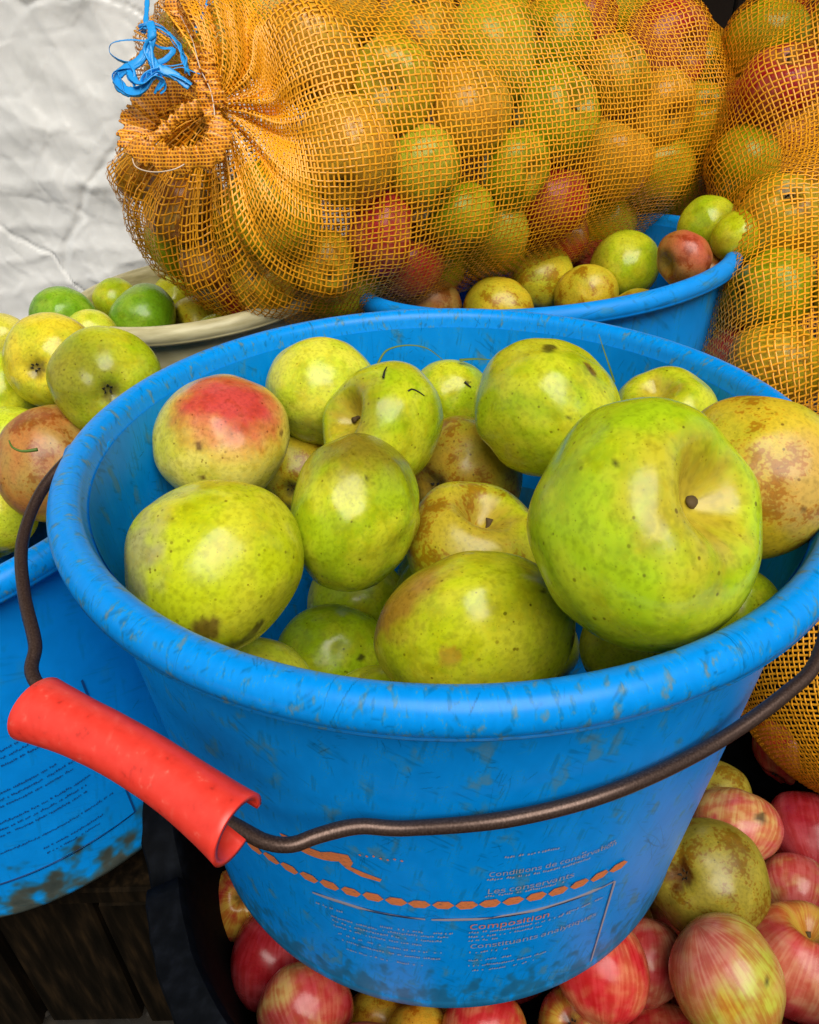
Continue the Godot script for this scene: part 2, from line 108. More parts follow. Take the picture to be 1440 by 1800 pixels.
# container, centre, radius, stalk direction, palette
const FILL := [
	["m",[-0.08053,0.3066,0.0522],0.0283,[0.3215,-0.8636,-0.3883],"yellowgreen","yellow green apple deep in the front bucket, first such from the left"],
	["m",[0.05874,0.3107,-0.05542],0.0313,[0.2784,0.4537,-0.8466],"green","green apple deep in the front bucket, sixth such from the left"],
	["m",[-0.005569,0.3083,-0.02034],0.0332,[-0.5842,0.3848,-0.7146],"green","green apple deep in the front bucket, third such from the left"],
	["m",[0.02966,0.3284,0.09804],0.0310,[0.788,-0.5901,0.1756],"green","green apple deep in the front bucket, fifth such from the left"],
	["m",[-0.03729,0.3698,0.05743],0.0280,[-0.5977,0.8016,-0.01234],"green","green apple deep in the front bucket, first such from the left"],
	["m",[0.008395,0.3331,0.03717],0.0280,[-0.153,-0.7062,0.6913],"yellowgreen","yellow green apple deep in the front bucket, third such from the left"],
	["m",[0.003076,0.3628,-0.04999],0.0310,[0.483,0.4835,0.7301],"yellowgreen","yellow green apple deep in the front bucket, second such from the left"],
	["m",[-0.09911,0.3662,0.03724],0.0324,[0.3227,-0.5907,-0.7395],"lime","pale green apple deep in the front bucket, first such from the left"],
	["m",[0.0647,0.3749,-0.04516],0.0316,[-0.3711,0.6353,-0.6772],"green","green apple deep in the front bucket, seventh such from the left"],
	["m",[0.002906,0.327,-0.1006],0.0304,[-0.8357,-0.4501,0.3147],"green","green apple deep in the front bucket, fourth such from the left"],
	["m",[-0.03661,0.3376,0.103],0.0291,[0.2603,-0.5652,-0.7828],"green","green apple deep in the front bucket, second such from the left"],
	["m",[0.07141,0.3731,0.07735],0.0318,[-0.003086,0.8484,0.5293],"lime","pale green apple deep in the front bucket, second such from the left"],
	["m",[0.1003,0.3743,0.006903],0.0290,[0.4467,-0.6569,0.6074],"lime","pale green apple deep in the front bucket, third such from the left"],
	["l",[-0.3472,0.3381,-0.1831],0.0340,[-0.2088,0.7012,-0.6817],"lime","pale green apple low in the left bucket, third such from the left"],
	["l",[-0.3489,0.3972,-0.07709],0.0301,[0.2353,-0.1942,0.9523],"green","green apple low in the left bucket, first such from the left"],
	["l",[-0.3053,0.2796,-0.1776],0.0284,[0.07573,0.8597,0.5052],"green","green apple low in the left bucket, third such from the left"],
	["l",[-0.2754,0.3179,-0.1098],0.0305,[0.5864,-0.799,-0.1333],"yellow","yellow apple low in the left bucket, second such from the left"],
	["l",[-0.2803,0.3778,-0.01332],0.0333,[-0.2517,0.2203,-0.9424],"yellow","yellow apple low in the left bucket, first such from the left"],
	["l",[-0.3765,0.2845,-0.1574],0.0321,[0.5722,0.5198,-0.6343],"green","green apple low in the left bucket, second such from the left"],
	["l",[-0.2491,0.341,-0.1631],0.0327,[-0.7733,-0.6331,0.03421],"green","green apple low in the left bucket, fourth such from the left"],
	["l",[-0.4183,0.3609,-0.08922],0.0300,[0.2974,0.9503,-0.09163],"lime","pale green apple low in the left bucket, first such from the left"],
	["l",[-0.3347,0.3485,-0.04045],0.0329,[0.3984,0.08068,0.9136],"lime","pale green apple low in the left bucket, second such from the left"],
	["k",[0.003112,0.4304,-0.3922],0.0323,[0.392,0.7228,-0.5692],"rusty","rusty orange apple low in the back bucket"],
	["k",[0.07162,0.4285,-0.383],0.0327,[-0.1117,-0.4727,0.8741],"gold","russet gold apple low in the back bucket, first such from the left"],
	["k",[0.1938,0.4214,-0.3575],0.0303,[0.7695,-0.3571,-0.5295],"gold","russet gold apple low in the back bucket, fifth such from the left"],
	["k",[0.1553,0.4178,-0.3074],0.0282,[0.384,-0.5558,-0.7373],"gold","russet gold apple low in the back bucket, fourth such from the left"],
	["k",[0.1307,0.4125,-0.5101],0.0317,[0.1908,0.9768,-0.0976],"gold","russet gold apple low in the back bucket, second such from the left"],
	["k",[0.1765,0.3286,-0.4772],0.0331,[-0.2987,-0.6294,-0.7174],"gold","russet gold apple low in the back bucket, third such from the left"],
	["k",[0.009267,0.409,-0.4613],0.0310,[0.5251,0.851,0.009177],"green","green apple low in the back bucket"],
	["p",[-0.179,0.4189,-0.3239],0.0299,[0.8786,0.3062,0.3663],"green","green apple low in the pale tub"],
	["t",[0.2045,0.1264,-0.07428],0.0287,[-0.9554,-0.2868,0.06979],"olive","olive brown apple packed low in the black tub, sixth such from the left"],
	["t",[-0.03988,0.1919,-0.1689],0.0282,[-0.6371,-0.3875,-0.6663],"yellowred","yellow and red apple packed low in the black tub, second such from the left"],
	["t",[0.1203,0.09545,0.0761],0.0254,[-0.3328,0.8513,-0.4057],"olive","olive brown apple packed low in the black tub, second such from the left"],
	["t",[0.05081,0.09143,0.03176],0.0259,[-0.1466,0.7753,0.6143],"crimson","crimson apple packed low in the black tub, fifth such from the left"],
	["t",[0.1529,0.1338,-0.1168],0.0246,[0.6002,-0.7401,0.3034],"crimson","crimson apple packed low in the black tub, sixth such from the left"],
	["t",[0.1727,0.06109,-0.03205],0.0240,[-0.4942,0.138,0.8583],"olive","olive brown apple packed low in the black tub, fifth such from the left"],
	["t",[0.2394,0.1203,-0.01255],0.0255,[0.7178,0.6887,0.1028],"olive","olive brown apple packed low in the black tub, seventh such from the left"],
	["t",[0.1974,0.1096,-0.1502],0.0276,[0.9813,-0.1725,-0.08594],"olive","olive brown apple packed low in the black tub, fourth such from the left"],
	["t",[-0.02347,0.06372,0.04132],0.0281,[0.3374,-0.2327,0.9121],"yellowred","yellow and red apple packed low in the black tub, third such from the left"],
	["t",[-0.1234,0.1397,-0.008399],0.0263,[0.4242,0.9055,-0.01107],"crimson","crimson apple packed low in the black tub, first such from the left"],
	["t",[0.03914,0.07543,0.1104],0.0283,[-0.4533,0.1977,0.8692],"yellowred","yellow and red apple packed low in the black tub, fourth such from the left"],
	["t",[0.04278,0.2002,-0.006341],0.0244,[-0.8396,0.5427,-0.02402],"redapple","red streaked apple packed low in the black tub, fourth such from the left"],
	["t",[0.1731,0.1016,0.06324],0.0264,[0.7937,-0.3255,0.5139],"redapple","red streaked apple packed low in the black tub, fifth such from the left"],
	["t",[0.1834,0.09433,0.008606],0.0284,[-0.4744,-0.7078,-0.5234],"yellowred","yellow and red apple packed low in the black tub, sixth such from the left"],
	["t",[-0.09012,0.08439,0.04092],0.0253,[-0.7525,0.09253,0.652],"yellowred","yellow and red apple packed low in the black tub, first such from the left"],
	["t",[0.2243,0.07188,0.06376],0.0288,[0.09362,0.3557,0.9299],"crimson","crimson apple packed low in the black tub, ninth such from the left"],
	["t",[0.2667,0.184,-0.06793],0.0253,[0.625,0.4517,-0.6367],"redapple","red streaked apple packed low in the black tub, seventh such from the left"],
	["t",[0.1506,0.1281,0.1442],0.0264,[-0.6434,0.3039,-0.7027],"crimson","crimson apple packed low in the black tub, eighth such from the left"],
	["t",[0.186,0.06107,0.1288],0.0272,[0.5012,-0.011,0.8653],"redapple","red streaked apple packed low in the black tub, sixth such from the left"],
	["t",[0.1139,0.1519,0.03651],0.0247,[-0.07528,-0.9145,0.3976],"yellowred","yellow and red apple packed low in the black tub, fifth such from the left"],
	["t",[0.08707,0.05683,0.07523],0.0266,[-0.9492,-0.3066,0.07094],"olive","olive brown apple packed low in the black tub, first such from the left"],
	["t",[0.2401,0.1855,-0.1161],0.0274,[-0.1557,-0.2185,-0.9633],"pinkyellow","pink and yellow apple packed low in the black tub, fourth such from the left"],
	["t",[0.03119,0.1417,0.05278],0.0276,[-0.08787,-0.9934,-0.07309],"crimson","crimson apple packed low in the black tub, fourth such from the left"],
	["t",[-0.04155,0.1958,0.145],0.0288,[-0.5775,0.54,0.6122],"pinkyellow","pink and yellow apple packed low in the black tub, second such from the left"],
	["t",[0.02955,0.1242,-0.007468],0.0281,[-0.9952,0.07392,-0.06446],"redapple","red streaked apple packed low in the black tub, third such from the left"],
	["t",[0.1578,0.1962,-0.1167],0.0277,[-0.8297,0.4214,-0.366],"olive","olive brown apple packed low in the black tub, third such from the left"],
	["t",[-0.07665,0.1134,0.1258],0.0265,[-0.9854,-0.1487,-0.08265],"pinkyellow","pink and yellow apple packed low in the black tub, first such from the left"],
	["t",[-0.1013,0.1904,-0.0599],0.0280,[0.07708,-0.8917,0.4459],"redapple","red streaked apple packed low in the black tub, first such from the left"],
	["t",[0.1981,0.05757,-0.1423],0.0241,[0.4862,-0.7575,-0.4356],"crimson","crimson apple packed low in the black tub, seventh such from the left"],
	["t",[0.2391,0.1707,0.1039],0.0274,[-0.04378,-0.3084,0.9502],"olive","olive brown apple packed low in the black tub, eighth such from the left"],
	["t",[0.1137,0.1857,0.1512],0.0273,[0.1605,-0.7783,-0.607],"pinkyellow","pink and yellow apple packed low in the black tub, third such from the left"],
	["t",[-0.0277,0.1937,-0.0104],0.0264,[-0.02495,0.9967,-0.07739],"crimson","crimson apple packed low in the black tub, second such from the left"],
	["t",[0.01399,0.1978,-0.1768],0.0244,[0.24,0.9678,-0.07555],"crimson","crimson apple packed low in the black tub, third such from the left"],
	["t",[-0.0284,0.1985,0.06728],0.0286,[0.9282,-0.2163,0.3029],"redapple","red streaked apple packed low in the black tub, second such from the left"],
	["s",[-0.2081,0.5343,-0.4149],0.0336,[-0.6554,-0.7551,-0.01523],"orangegold","golden orange apple behind the netting of the lying sack, second such from the left"],
	["s",[-0.04791,0.4635,-0.4509],0.0349,[0.8223,0.2511,0.5107],"orangegold","golden orange apple behind the netting of the lying sack, sixth such from the left"],
	["s",[0.04077,0.4861,-0.5558],0.0316,[-0.6215,0.4211,-0.6607],"lime","pale green apple behind the netting of the lying sack, third such from the left"],
	["s",[0.2146,0.4661,-0.5694],0.0322,[-0.158,-0.627,-0.7628],"redapple","red streaked apple behind the netting of the lying sack, sixth such from the left"],
	["s",[-0.1439,0.4671,-0.3548],0.0362,[-0.3125,-0.7182,-0.6217],"redapple","red streaked apple behind the netting of the lying sack, first such from the left"],
	["s",[-0.0762,0.4718,-0.3475],0.0352,[0.2243,-0.03579,0.9739],"green","green apple behind the netting of the lying sack, second such from the left"],
	["s",[-0.0007728,0.6585,-0.4532],0.0334,[0.6784,-0.4637,0.5698],"orangegold","golden orange apple behind the netting of the lying sack, seventh such from the left"],
	["s",[-0.1999,0.5972,-0.4223],0.0333,[0.265,-0.5092,0.8188],"orangegold","golden orange apple behind the netting of the lying sack, first such from the left"],
	["s",[0.1875,0.6574,-0.5801],0.0316,[-0.2383,-0.94,0.2441],"green","green apple behind the netting of the lying sack, fifth such from the left"],
	["s",[0.09626,0.4859,-0.5846],0.0331,[-0.3557,0.8563,-0.3744],"yellow","yellow apple behind the netting of the lying sack, third such from the left"],
	["s",[0.0005557,0.5598,-0.3326],0.0316,[-0.531,0.696,-0.4834],"lime","pale green apple behind the netting of the lying sack, second such from the left"],
	["s",[-0.1659,0.4821,-0.4175],0.0366,[0.1385,0.9873,0.07797],"yellowgreen","yellow green apple behind the netting of the lying sack, first such from the left"],
	["s",[-0.02117,0.6159,-0.3397],0.0319,[-0.0949,0.1206,0.9882],"yellow","yellow apple behind the netting of the lying sack, second such from the left"],
	["s",[0.01229,0.4637,-0.4261],0.0328,[-0.6926,0.5242,0.4954],"yellowgreen","yellow green apple behind the netting of the lying sack, third such from the left"],
	["s",[-0.05456,0.6454,-0.4804],0.0320,[0.9227,-0.1331,-0.3619],"orangegold","golden orange apple behind the netting of the lying sack, fifth such from the left"],
	["s",[0.2688,0.4958,-0.5478],0.0351,[0.8316,-0.449,0.3268],"green","green apple behind the netting of the lying sack, sixth such from the left"],
	["s",[0.2362,0.5262,-0.4965],0.0348,[0.09843,0.8675,-0.4877],"yellow","yellow apple behind the netting of the lying sack, sixth such from the left"],
	["s",[0.1913,0.4811,-0.5107],0.0344,[-0.03412,-0.9437,-0.3291],"yellowgreen","yellow green apple behind the netting of the lying sack, seventh such from the left"],
	["s",[-0.1007,0.46,-0.4089],0.0347,[0.8436,-0.3742,-0.3852],"yellowgreen","yellow green apple behind the netting of the lying sack, second such from the left"],
	["s",[-0.06101,0.6599,-0.4105],0.0326,[-0.8951,0.4262,0.1308],"orangegold","golden orange apple behind the netting of the lying sack, fourth such from the left"],
	["s",[-0.1824,0.634,-0.3724],0.0338,[-0.8561,0.4815,0.1876],"gold","russet gold apple behind the netting of the lying sack, first such from the left"],
	["s",[0.2258,0.5863,-0.4827],0.0321,[0.377,-0.3207,0.8689],"orangegold","golden orange apple behind the netting of the lying sack, tenth such from the left"],
	["s",[0.1196,0.6421,-0.4642],0.0330,[0.6104,-0.1741,-0.7727],"green","green apple behind the netting of the lying sack, fourth such from the left"],
	["s",[0.07164,0.473,-0.4504],0.0362,[-0.2625,0.9208,-0.2884],"yellowgreen","yellow green apple behind the netting of the lying sack, fifth such from the left"],
	["s",[0.1345,0.4773,-0.479],0.0343,[0.5924,0.319,0.7398],"redapple","red streaked apple behind the netting of the lying sack, fifth such from the left"],
	["s",[-0.1196,0.6569,-0.3806],0.0363,[0.392,-0.03031,-0.9195],"lime","pale green apple behind the netting of the lying sack, first such from the left"],
	["s",[-0.01494,0.4799,-0.3708],0.0335,[0.3475,0.9183,0.1896],"redapple","red streaked apple behind the netting of the lying sack, third such from the left"],
	["s",[0.06662,0.6582,-0.4909],0.0328,[0.6764,-0.5733,-0.4625],"yellowgreen","yellow green apple behind the netting of the lying sack, fourth such from the left"],
	["s",[0.2961,0.6109,-0.5916],0.0322,[-0.5664,0.8186,0.0952],"yellow","yellow apple behind the netting of the lying sack, seventh such from the left"],
	["s",[0.1194,0.518,-0.4265],0.0363,[-0.3448,-0.9325,-0.1073],"redapple","red streaked apple behind the netting of the lying sack, fourth such from the left"],
	["s",[0.2435,0.6457,-0.6097],0.0354,[0.8592,0.2751,-0.4315],"yellow","yellow apple behind the netting of the lying sack, fifth such from the left"],
	["s",[0.1741,0.6128,-0.4638],0.0325,[0.6364,0.6359,0.4366],"gold","russet gold apple behind the netting of the lying sack, second such from the left"],
	["s",[0.03706,0.5964,-0.3682],0.0345,[0.5255,0.7699,0.3619],"orangegold","golden orange apple behind the netting of the lying sack, ninth such from the left"],
	["s",[0.1297,0.5914,-0.6375],0.0347,[0.4168,-0.4195,0.8064],"yellowgreen","yellow green apple behind the netting of the lying sack, sixth such from the left"],
	["s",[-0.08073,0.6361,-0.3282],0.0349,[0.08014,0.7017,-0.708],"orangegold","golden orange apple behind the netting of the lying sack, third such from the left"],
	["s",[-0.03942,0.6104,-0.5296],0.0320,[0.5615,0.7812,-0.273],"yellow","yellow apple behind the netting of the lying sack, first such from the left"],
	["s",[-0.1112,0.6412,-0.448],0.0350,[0.4318,0.7141,0.551],"redapple","red streaked apple behind the netting of the lying sack, second such from the left"],
	["s",[0.3053,0.5482,-0.5725],0.0354,[-0.4645,-0.1222,0.8771],"lime","pale green apple behind the netting of the lying sack, fourth such from the left"],
	["s",[0.1293,0.6405,-0.5936],0.0340,[0.9952,0.07712,0.06002],"yellow","yellow apple behind the netting of the lying sack, fourth such from the left"],
	["s",[0.07731,0.6051,-0.6031],0.0318,[0.1343,0.6952,-0.7062],"green","green apple behind the netting of the lying sack, third such from the left"],
	["s",[-0.1992,0.5076,-0.3557],0.0342,[-0.7665,0.0717,-0.6382],"green","green apple behind the netting of the lying sack, first such from the left"],
	["s",[0.01819,0.4671,-0.4924],0.0363,[-0.7676,0.1128,0.6309],"orangegold","golden orange apple behind the netting of the lying sack, eighth such from the left"],
	["r",[0.3664,0.6761,-0.569],0.0325,[-0.4825,0.3607,-0.7982],"redapple","red streaked apple behind the netting of the leaning sack, fifth such from the left"],
	["r",[0.2945,0.5142,-0.3343],0.0360,[0.2597,-0.7511,-0.607],"gold","russet gold apple behind the netting of the leaning sack, third such from the left"],
	["r",[0.3087,0.3907,-0.3526],0.0357,[0.5837,-0.3693,-0.7231],"redapple","red streaked apple behind the netting of the leaning sack, third such from the left"],
	["r",[0.2707,0.2932,-0.2153],0.0373,[-0.6888,0.7201,-0.0837],"yellow","yellow apple behind the netting of the leaning sack, first such from the left"],
	["r",[0.332,0.6349,-0.5293],0.0354,[-0.02304,0.827,-0.5617],"green","green apple behind the netting of the leaning sack, fourth such from the left"],
	["r",[0.3299,0.4809,-0.2438],0.0368,[-0.3458,-0.3829,0.8566],"gold","russet gold apple behind the netting of the leaning sack, fifth such from the left"],
	["r",[0.257,0.3588,-0.2411],0.0359,[0.6101,0.7921,-0.02077],"orange","orange apple behind the netting of the leaning sack, first such from the left"],
	["r",[0.3071,0.4765,-0.4283],0.0332,[-0.1646,0.8952,-0.4141],"orange","orange apple behind the netting of the leaning sack, second such from the left"],
	["r",[0.2645,0.4299,-0.2287],0.0347,[0.6367,0.5551,-0.5352],"gold","russet gold apple behind the netting of the leaning sack, second such from the left"],
	["r",[0.2794,0.4507,-0.3498],0.0325,[-0.04783,-0.06856,0.9965],"gold","russet gold apple behind the netting of the leaning sack, first such from the left"],
	["r",[0.2761,0.471,-0.2851],0.0331,[0.9992,-0.03859,0.005431],"green","green apple behind the netting of the leaning sack, fifth such from the left"],
	["r",[0.3132,0.4405,-0.1826],0.0345,[-0.9957,0.09232,-0.003069],"redapple","red streaked apple behind the netting of the leaning sack, sixth such from the left"],
	["r",[0.2883,0.4071,-0.1261],0.0371,[-0.5223,0.3824,-0.7622],"yellow","yellow apple behind the netting of the leaning sack, second such from the left"],
	["r",[0.3508,0.5776,-0.5684],0.0379,[-0.1685,0.1089,-0.9797],"green","green apple behind the netting of the leaning sack, second such from the left"],
	["r",[0.2703,0.4036,-0.2945],0.0365,[0.4412,0.5436,-0.714],"redapple","red streaked apple behind the netting of the leaning sack, first such from the left"],
	["r",[0.2533,0.2843,-0.1475],0.0346,[-0.9192,0.3932,-0.01991],"green","green apple behind the netting of the leaning sack, third such from the left"],
	["r",[0.306,0.5395,-0.4553],0.0330,[-0.968,-0.2359,-0.08591],"green","green apple behind the netting of the leaning sack, first such from the left"],
	["r",[0.3211,0.6041,-0.4516],0.0332,[-0.1549,0.8961,0.416],"redapple","red streaked apple behind the netting of the leaning sack, fourth such from the left"],
	["r",[0.3669,0.6513,-0.448],0.0336,[0.7559,0.5871,0.2898],"green","green apple behind the netting of the leaning sack, sixth such from the left"],
	["r",[0.3185,0.5737,-0.5079],0.0322,[0.5832,0.7168,0.3823],"redapple","red streaked apple behind the netting of the leaning sack, second such from the left"],
	["r",[0.2554,0.3427,-0.1136],0.0326,[-0.8178,0.5734,0.04822],"gold","russet gold apple behind the netting of the leaning sack, fourth such from the left"],
	["r",[0.3372,0.5124,-0.5052],0.0322,[0.9496,0.05483,0.3086],"orange","orange apple behind the netting of the leaning sack, third such from the left"],
]

var taken := {}
var M := {}
var noise := FastNoiseLite.new()
var noise2 := FastNoiseLite.new()
var rng := RandomNumberGenerator.new()
var stem_mesh: ArrayMesh
var eye_mesh: ArrayMesh


# ---------- small helpers
func numbered(called: String) -> String:
	var n: int = taken.get(called, 0)
	taken[called] = n + 1
	return called if n == 0 else "%s_%03d" % [called, n]

func thing(called: String, label: String, category: String, at := Vector3.ZERO, group := "") -> Node3D:
	var o := Node3D.new()
	o.name = numbered(called)
	o.position = at
	add_child(o)
	tag(o, label, category, group)
	return o

func tag(o: Node, label: String, category: String, group := "") -> void:
	o.set_meta("label", label)
	o.set_meta("category", category)
	if group:
		o.set_meta("group", group)

func part(called: String, mesh: Mesh, material: Material, parent: Node) -> MeshInstance3D:
	var o := MeshInstance3D.new()
	o.name = called
	o.mesh = mesh
	o.material_override = material
	parent.add_child(o, true)
	return o

func structure(called: String, mesh: Mesh, material: Material) -> MeshInstance3D:
	var o := part(called, mesh, material, self)
	o.set_meta("kind", "structure")
	return o

func mesh_of(v: PackedVector3Array, n: PackedVector3Array, uv: PackedVector2Array, ix: PackedInt32Array, col := PackedColorArray()) -> ArrayMesh:
	var a := []
	a.resize(Mesh.ARRAY_MAX)
	a[Mesh.ARRAY_VERTEX] = v
	a[Mesh.ARRAY_NORMAL] = n
	if uv.size():
		a[Mesh.ARRAY_TEX_UV] = uv
	if col.size():
		a[Mesh.ARRAY_COLOR] = col
	a[Mesh.ARRAY_INDEX] = ix
	var m := ArrayMesh.new()
	m.add_surface_from_arrays(Mesh.PRIMITIVE_TRIANGLES, a)
	return m

# A grid of points, rows by columns; wrap joins the last column to the first (whose points are repeated). Front faces clockwise.
func grid_mesh(p: PackedVector3Array, rows: int, cols: int, wrap: bool, flip := false, uv := PackedVector2Array(), col := PackedColorArray()) -> ArrayMesh:
	var n := PackedVector3Array()
	n.resize(p.size())
	var ix := PackedInt32Array()
	for i in rows:
		for j in cols:
			var jl := j - 1
			var jr := j + 1
			if wrap:
				jl = cols - 2 if j == 0 else j - 1
				jr = 1 if j == cols - 1 else j + 1
			else:
				jl = maxi(jl, 0)
				jr = mini(jr, cols - 1)
			var iu := maxi(i - 1, 0)
			var id := mini(i + 1, rows - 1)
			var a := p[i * cols + jr] - p[i * cols + jl]
			var b := p[id * cols + j] - p[iu * cols + j]
			if a.length_squared() < 1e-14:
				var k := i + 1 if i < rows / 2 else i - 1
				a = p[k * cols + jr] - p[k * cols + jl]
			var c := b.cross(a)
			n[i * cols + j] = (-c if flip else c).normalized()
			if i < rows - 1 and j < cols - 1:
				var q := i * cols + j
				if flip:
					ix.append_array([q, q + cols, q + 1, q + 1, q + cols, q + cols + 1])
				else:
					ix.append_array([q, q + 1, q + cols, q + 1, q + cols + 1, q + cols])
	return mesh_of(p, n, uv, ix, col)

# Profile [radius, height] turned round the y axis. Sharp corners: repeat a point.
func lathe(profile: Array, seg: int, uv_scale := Vector2(1, 1)) -> ArrayMesh:
	var p := PackedVector3Array()
	var uv := PackedVector2Array()
	var cols := seg + 1
	var run := 0.0
	for i in profile.size():
		if i:
			run += Vector2(profile[i][0] - profile[i - 1][0], profile[i][1] - profile[i - 1][1]).length()
		for j in cols:
			var a := TAU * (j % seg) / seg + PI / 2
			p.append(Vector3(profile[i][0] * sin(a), profile[i][1], profile[i][0] * cos(a)))
			uv.append(Vector2(float(j) / seg * uv_scale.x, run * uv_scale.y))
	return grid_mesh(p, profile.size(), cols, true, false, uv)

# Tube along points with a radius per point; flat < 1 squashes it into a tape.
func tube(pts: Array, radii: Array, seg := 8, flat := 1.0, caps := true) -> ArrayMesh:
	var p := PackedVector3Array()
	var uv := PackedVector2Array()
	var rows := pts.size()
	var side := Vector3.UP
	var run := 0.0
	var list := []
	for i in rows:
		var t: Vector3 = (pts[mini(i + 1, rows - 1)] - pts[maxi(i - 1, 0)]).normalized()
		if i == 0:
			side = t.cross(Vector3(0.31, 0.87, 0.38)).normalized()
		side = (side - t * side.dot(t)).normalized()
		if i:
			run += pts[i].distance_to(pts[i - 1])
		list.append([pts[i], t, side, radii[mini(i, radii.size() - 1)], run])
	if caps:
		list.push_front([list[0][0], list[0][1], list[0][2], 0.0, 0.0])
		list.append([list[-1][0], list[-1][1], list[-1][2], 0.0, run])
	for e in list:
		var up: Vector3 = e[1].cross(e[2])
		for j in seg + 1:
			var a := TAU * j / seg
			p.append(e[0] + (e[2] * cos(a) + up * sin(a) * flat) * e[3])
			uv.append(Vector2(float(j) / seg, e[4] * 10.0))
	return grid_mesh(p, list.size(), seg + 1, true, true, uv)

func smooth_path(pts: Array, step: float) -> Array:
	var c := Curve3D.new()
	c.bake_interval = step
	for i in pts.size():
		var t: Vector3 = (pts[mini(i + 1, pts.size() - 1)] - pts[maxi(i - 1, 0)]) / 6.0
		c.add_point(pts[i], -t, t)
	return Array(c.get_baked_points())

func box_mesh(size: Vector3, bevel: float) -> ArrayMesh:
	var st := SurfaceTool.new()
	st.begin(Mesh.PRIMITIVE_TRIANGLES)
	st.set_smooth_group(-1)
	var h := size / 2
	for axis in 3:
		for s in [-1.0, 1.0]:
			var u := (axis + 1) % 3
			var w := (axis + 2) % 3
			var q := []
			for c in [[-1, -1], [1, -1], [1, 1], [-1, 1]]:
				var v := Vector3.ZERO
				v[axis] = s * h[axis]
				v[u] = c[0] * (h[u] - bevel)
				v[w] = c[1] * (h[w] - bevel)
				q.append(v)
			if s > 0:
				q.reverse()
			for k in [0, 1, 2, 0, 2, 3]:
				st.add_vertex(q[k])
		# bevel strips along this axis
		var u2 := (axis + 1) % 3
		var w2 := (axis + 2) % 3
		for su in [-1.0, 1.0]:
			for sw in [-1.0, 1.0]:
				var q2 := []
				for e in [[-1, 0], [1, 0], [1, 1], [-1, 1]]:
					var v2 := Vector3.ZERO
					v2[axis] = e[0] * (h[axis] - bevel)
					v2[u2] = su * (h[u2] if e[1] == 0 else h[u2] - bevel)
					v2[w2] = sw * (h[w2] - bevel if e[1] == 0 else h[w2])
					q2.append(v2)
				if su * sw > 0:
					q2.reverse()
				for k in [0, 1, 2, 0, 2, 3]:
					st.add_vertex(q2[k])
	st.generate_normals()
	return st.commit()

func mix3(a: Vector3, b: Vector3, t: float) -> Vector3:
	return a + (b - a) * clampf(t, 0, 1)

func v3(a) -> Vector3:
	return Vector3(a[0], a[1], a[2])


# ---------- textures
func image_texture(data: PackedByteArray, w: int, h: int) -> ImageTexture:
	return ImageTexture.create_from_image(Image.create_from_data(w, h, false, Image.FORMAT_RGB8, data))

func dab(data: PackedByteArray, w: int, h: int, x: int, y: int, c: Vector3, k: float) -> void:
	if y < 0 or y >= h:
		return
	var q := (y * w + posmod(x, w)) * 3
	for i in 3:
		data[q + i] = int(lerpf(data[q + i], c[i] * 255.0, k))

# Skin pattern to lay over an apple's own colour: 0 speckled, 1 russet, 2 streaked red
func skin_texture(kind: int, number: int) -> ImageTexture:
	var w := 1024
	var h := 512
	var data := PackedByteArray()
	data.resize(w * h * 3)
	var off := Vector3(number * 7.3, kind * 3.1, 5.0)
	var sines := PackedFloat32Array()
	var cosines := PackedFloat32Array()
	for x in w:
		sines.append(sin(TAU * x / w))
		cosines.append(cos(TAU * x / w))
	var one := Vector3.ONE
	for y in h:
		var t := PI * (y + 0.5) / h
		var s := sin(t)
		for x in w:
			var d := Vector3(s * sines[x], cos(t), s * cosines[x])
			var c := one
			if kind == 2:
				var a := noise.get_noise_3d(sines[x] * 900 + off.x * 50, t * 40, cosines[x] * 900)
				var b := noise2.get_noise_3dv((d + off) * 130)
				c = mix3(one, Vector3(.86, .52, .50), smoothstep(-.35, .45, a * .65 + b * .65) * .62)
			else:
				var a2 := noise.get_noise_3dv((d + off) * 120)
				var b2 := noise2.get_noise_3dv((d + off) * 620)
				var k := smoothstep(.02, .42, a2 + b2 * .55)
				var mottle := noise.get_noise_3dv((d - off) * 330)
				if kind == 0:
					c = mix3(one, Vector3(.80, .76, .45), smoothstep(.05, .5, mottle) * .28)
				c *= mix3(one, Vector3(.80, .72, .52) if kind == 0 else Vector3(.74, .58, .40), k * (.32 if kind == 0 else .85))
				c *= 1.0 + b2 * .17
			var q := (y * w + x) * 3
			data[q] = clampi(int(c.x * 250), 0, 255)
			data[q + 1] = clampi(int(c.y * 250), 0, 255)
			data[q + 2] = clampi(int(c.z * 250), 0, 255)
	rng.seed = 100 + number + kind * 10
	for i in 1900:
		var t2 := acos(rng.randf_range(-.97, .97))
		var cx := rng.randi() % w
		var cy := int(t2 / PI * h)
		var big := rng.randf() < .06
		var rad := rng.randf_range(.6, 1.4) if not big else rng.randf_range(1.8, 3.6)
		var stretch := 1.0 / maxf(sin(t2), .2)
		var c2 := Vector3(.42, .33, .16) if kind != 2 else Vector3(1, .96, .8)
		if kind != 2 and rng.randf() < .03:
			c2 = Vector3(.13, .10, .06)
		var al := rng.randf_range(.2, .6)
		for yy in range(-4, 5):
			for xx in range(-int(5 * stretch), int(5 * stretch) + 1):
				var dd := Vector2(xx / stretch, yy).length()
				if dd < rad:
					dab(data, w, h, cx + xx, cy + yy, c2, al * clampf(rad - dd, 0, 1))
	return image_texture(data, w, h)

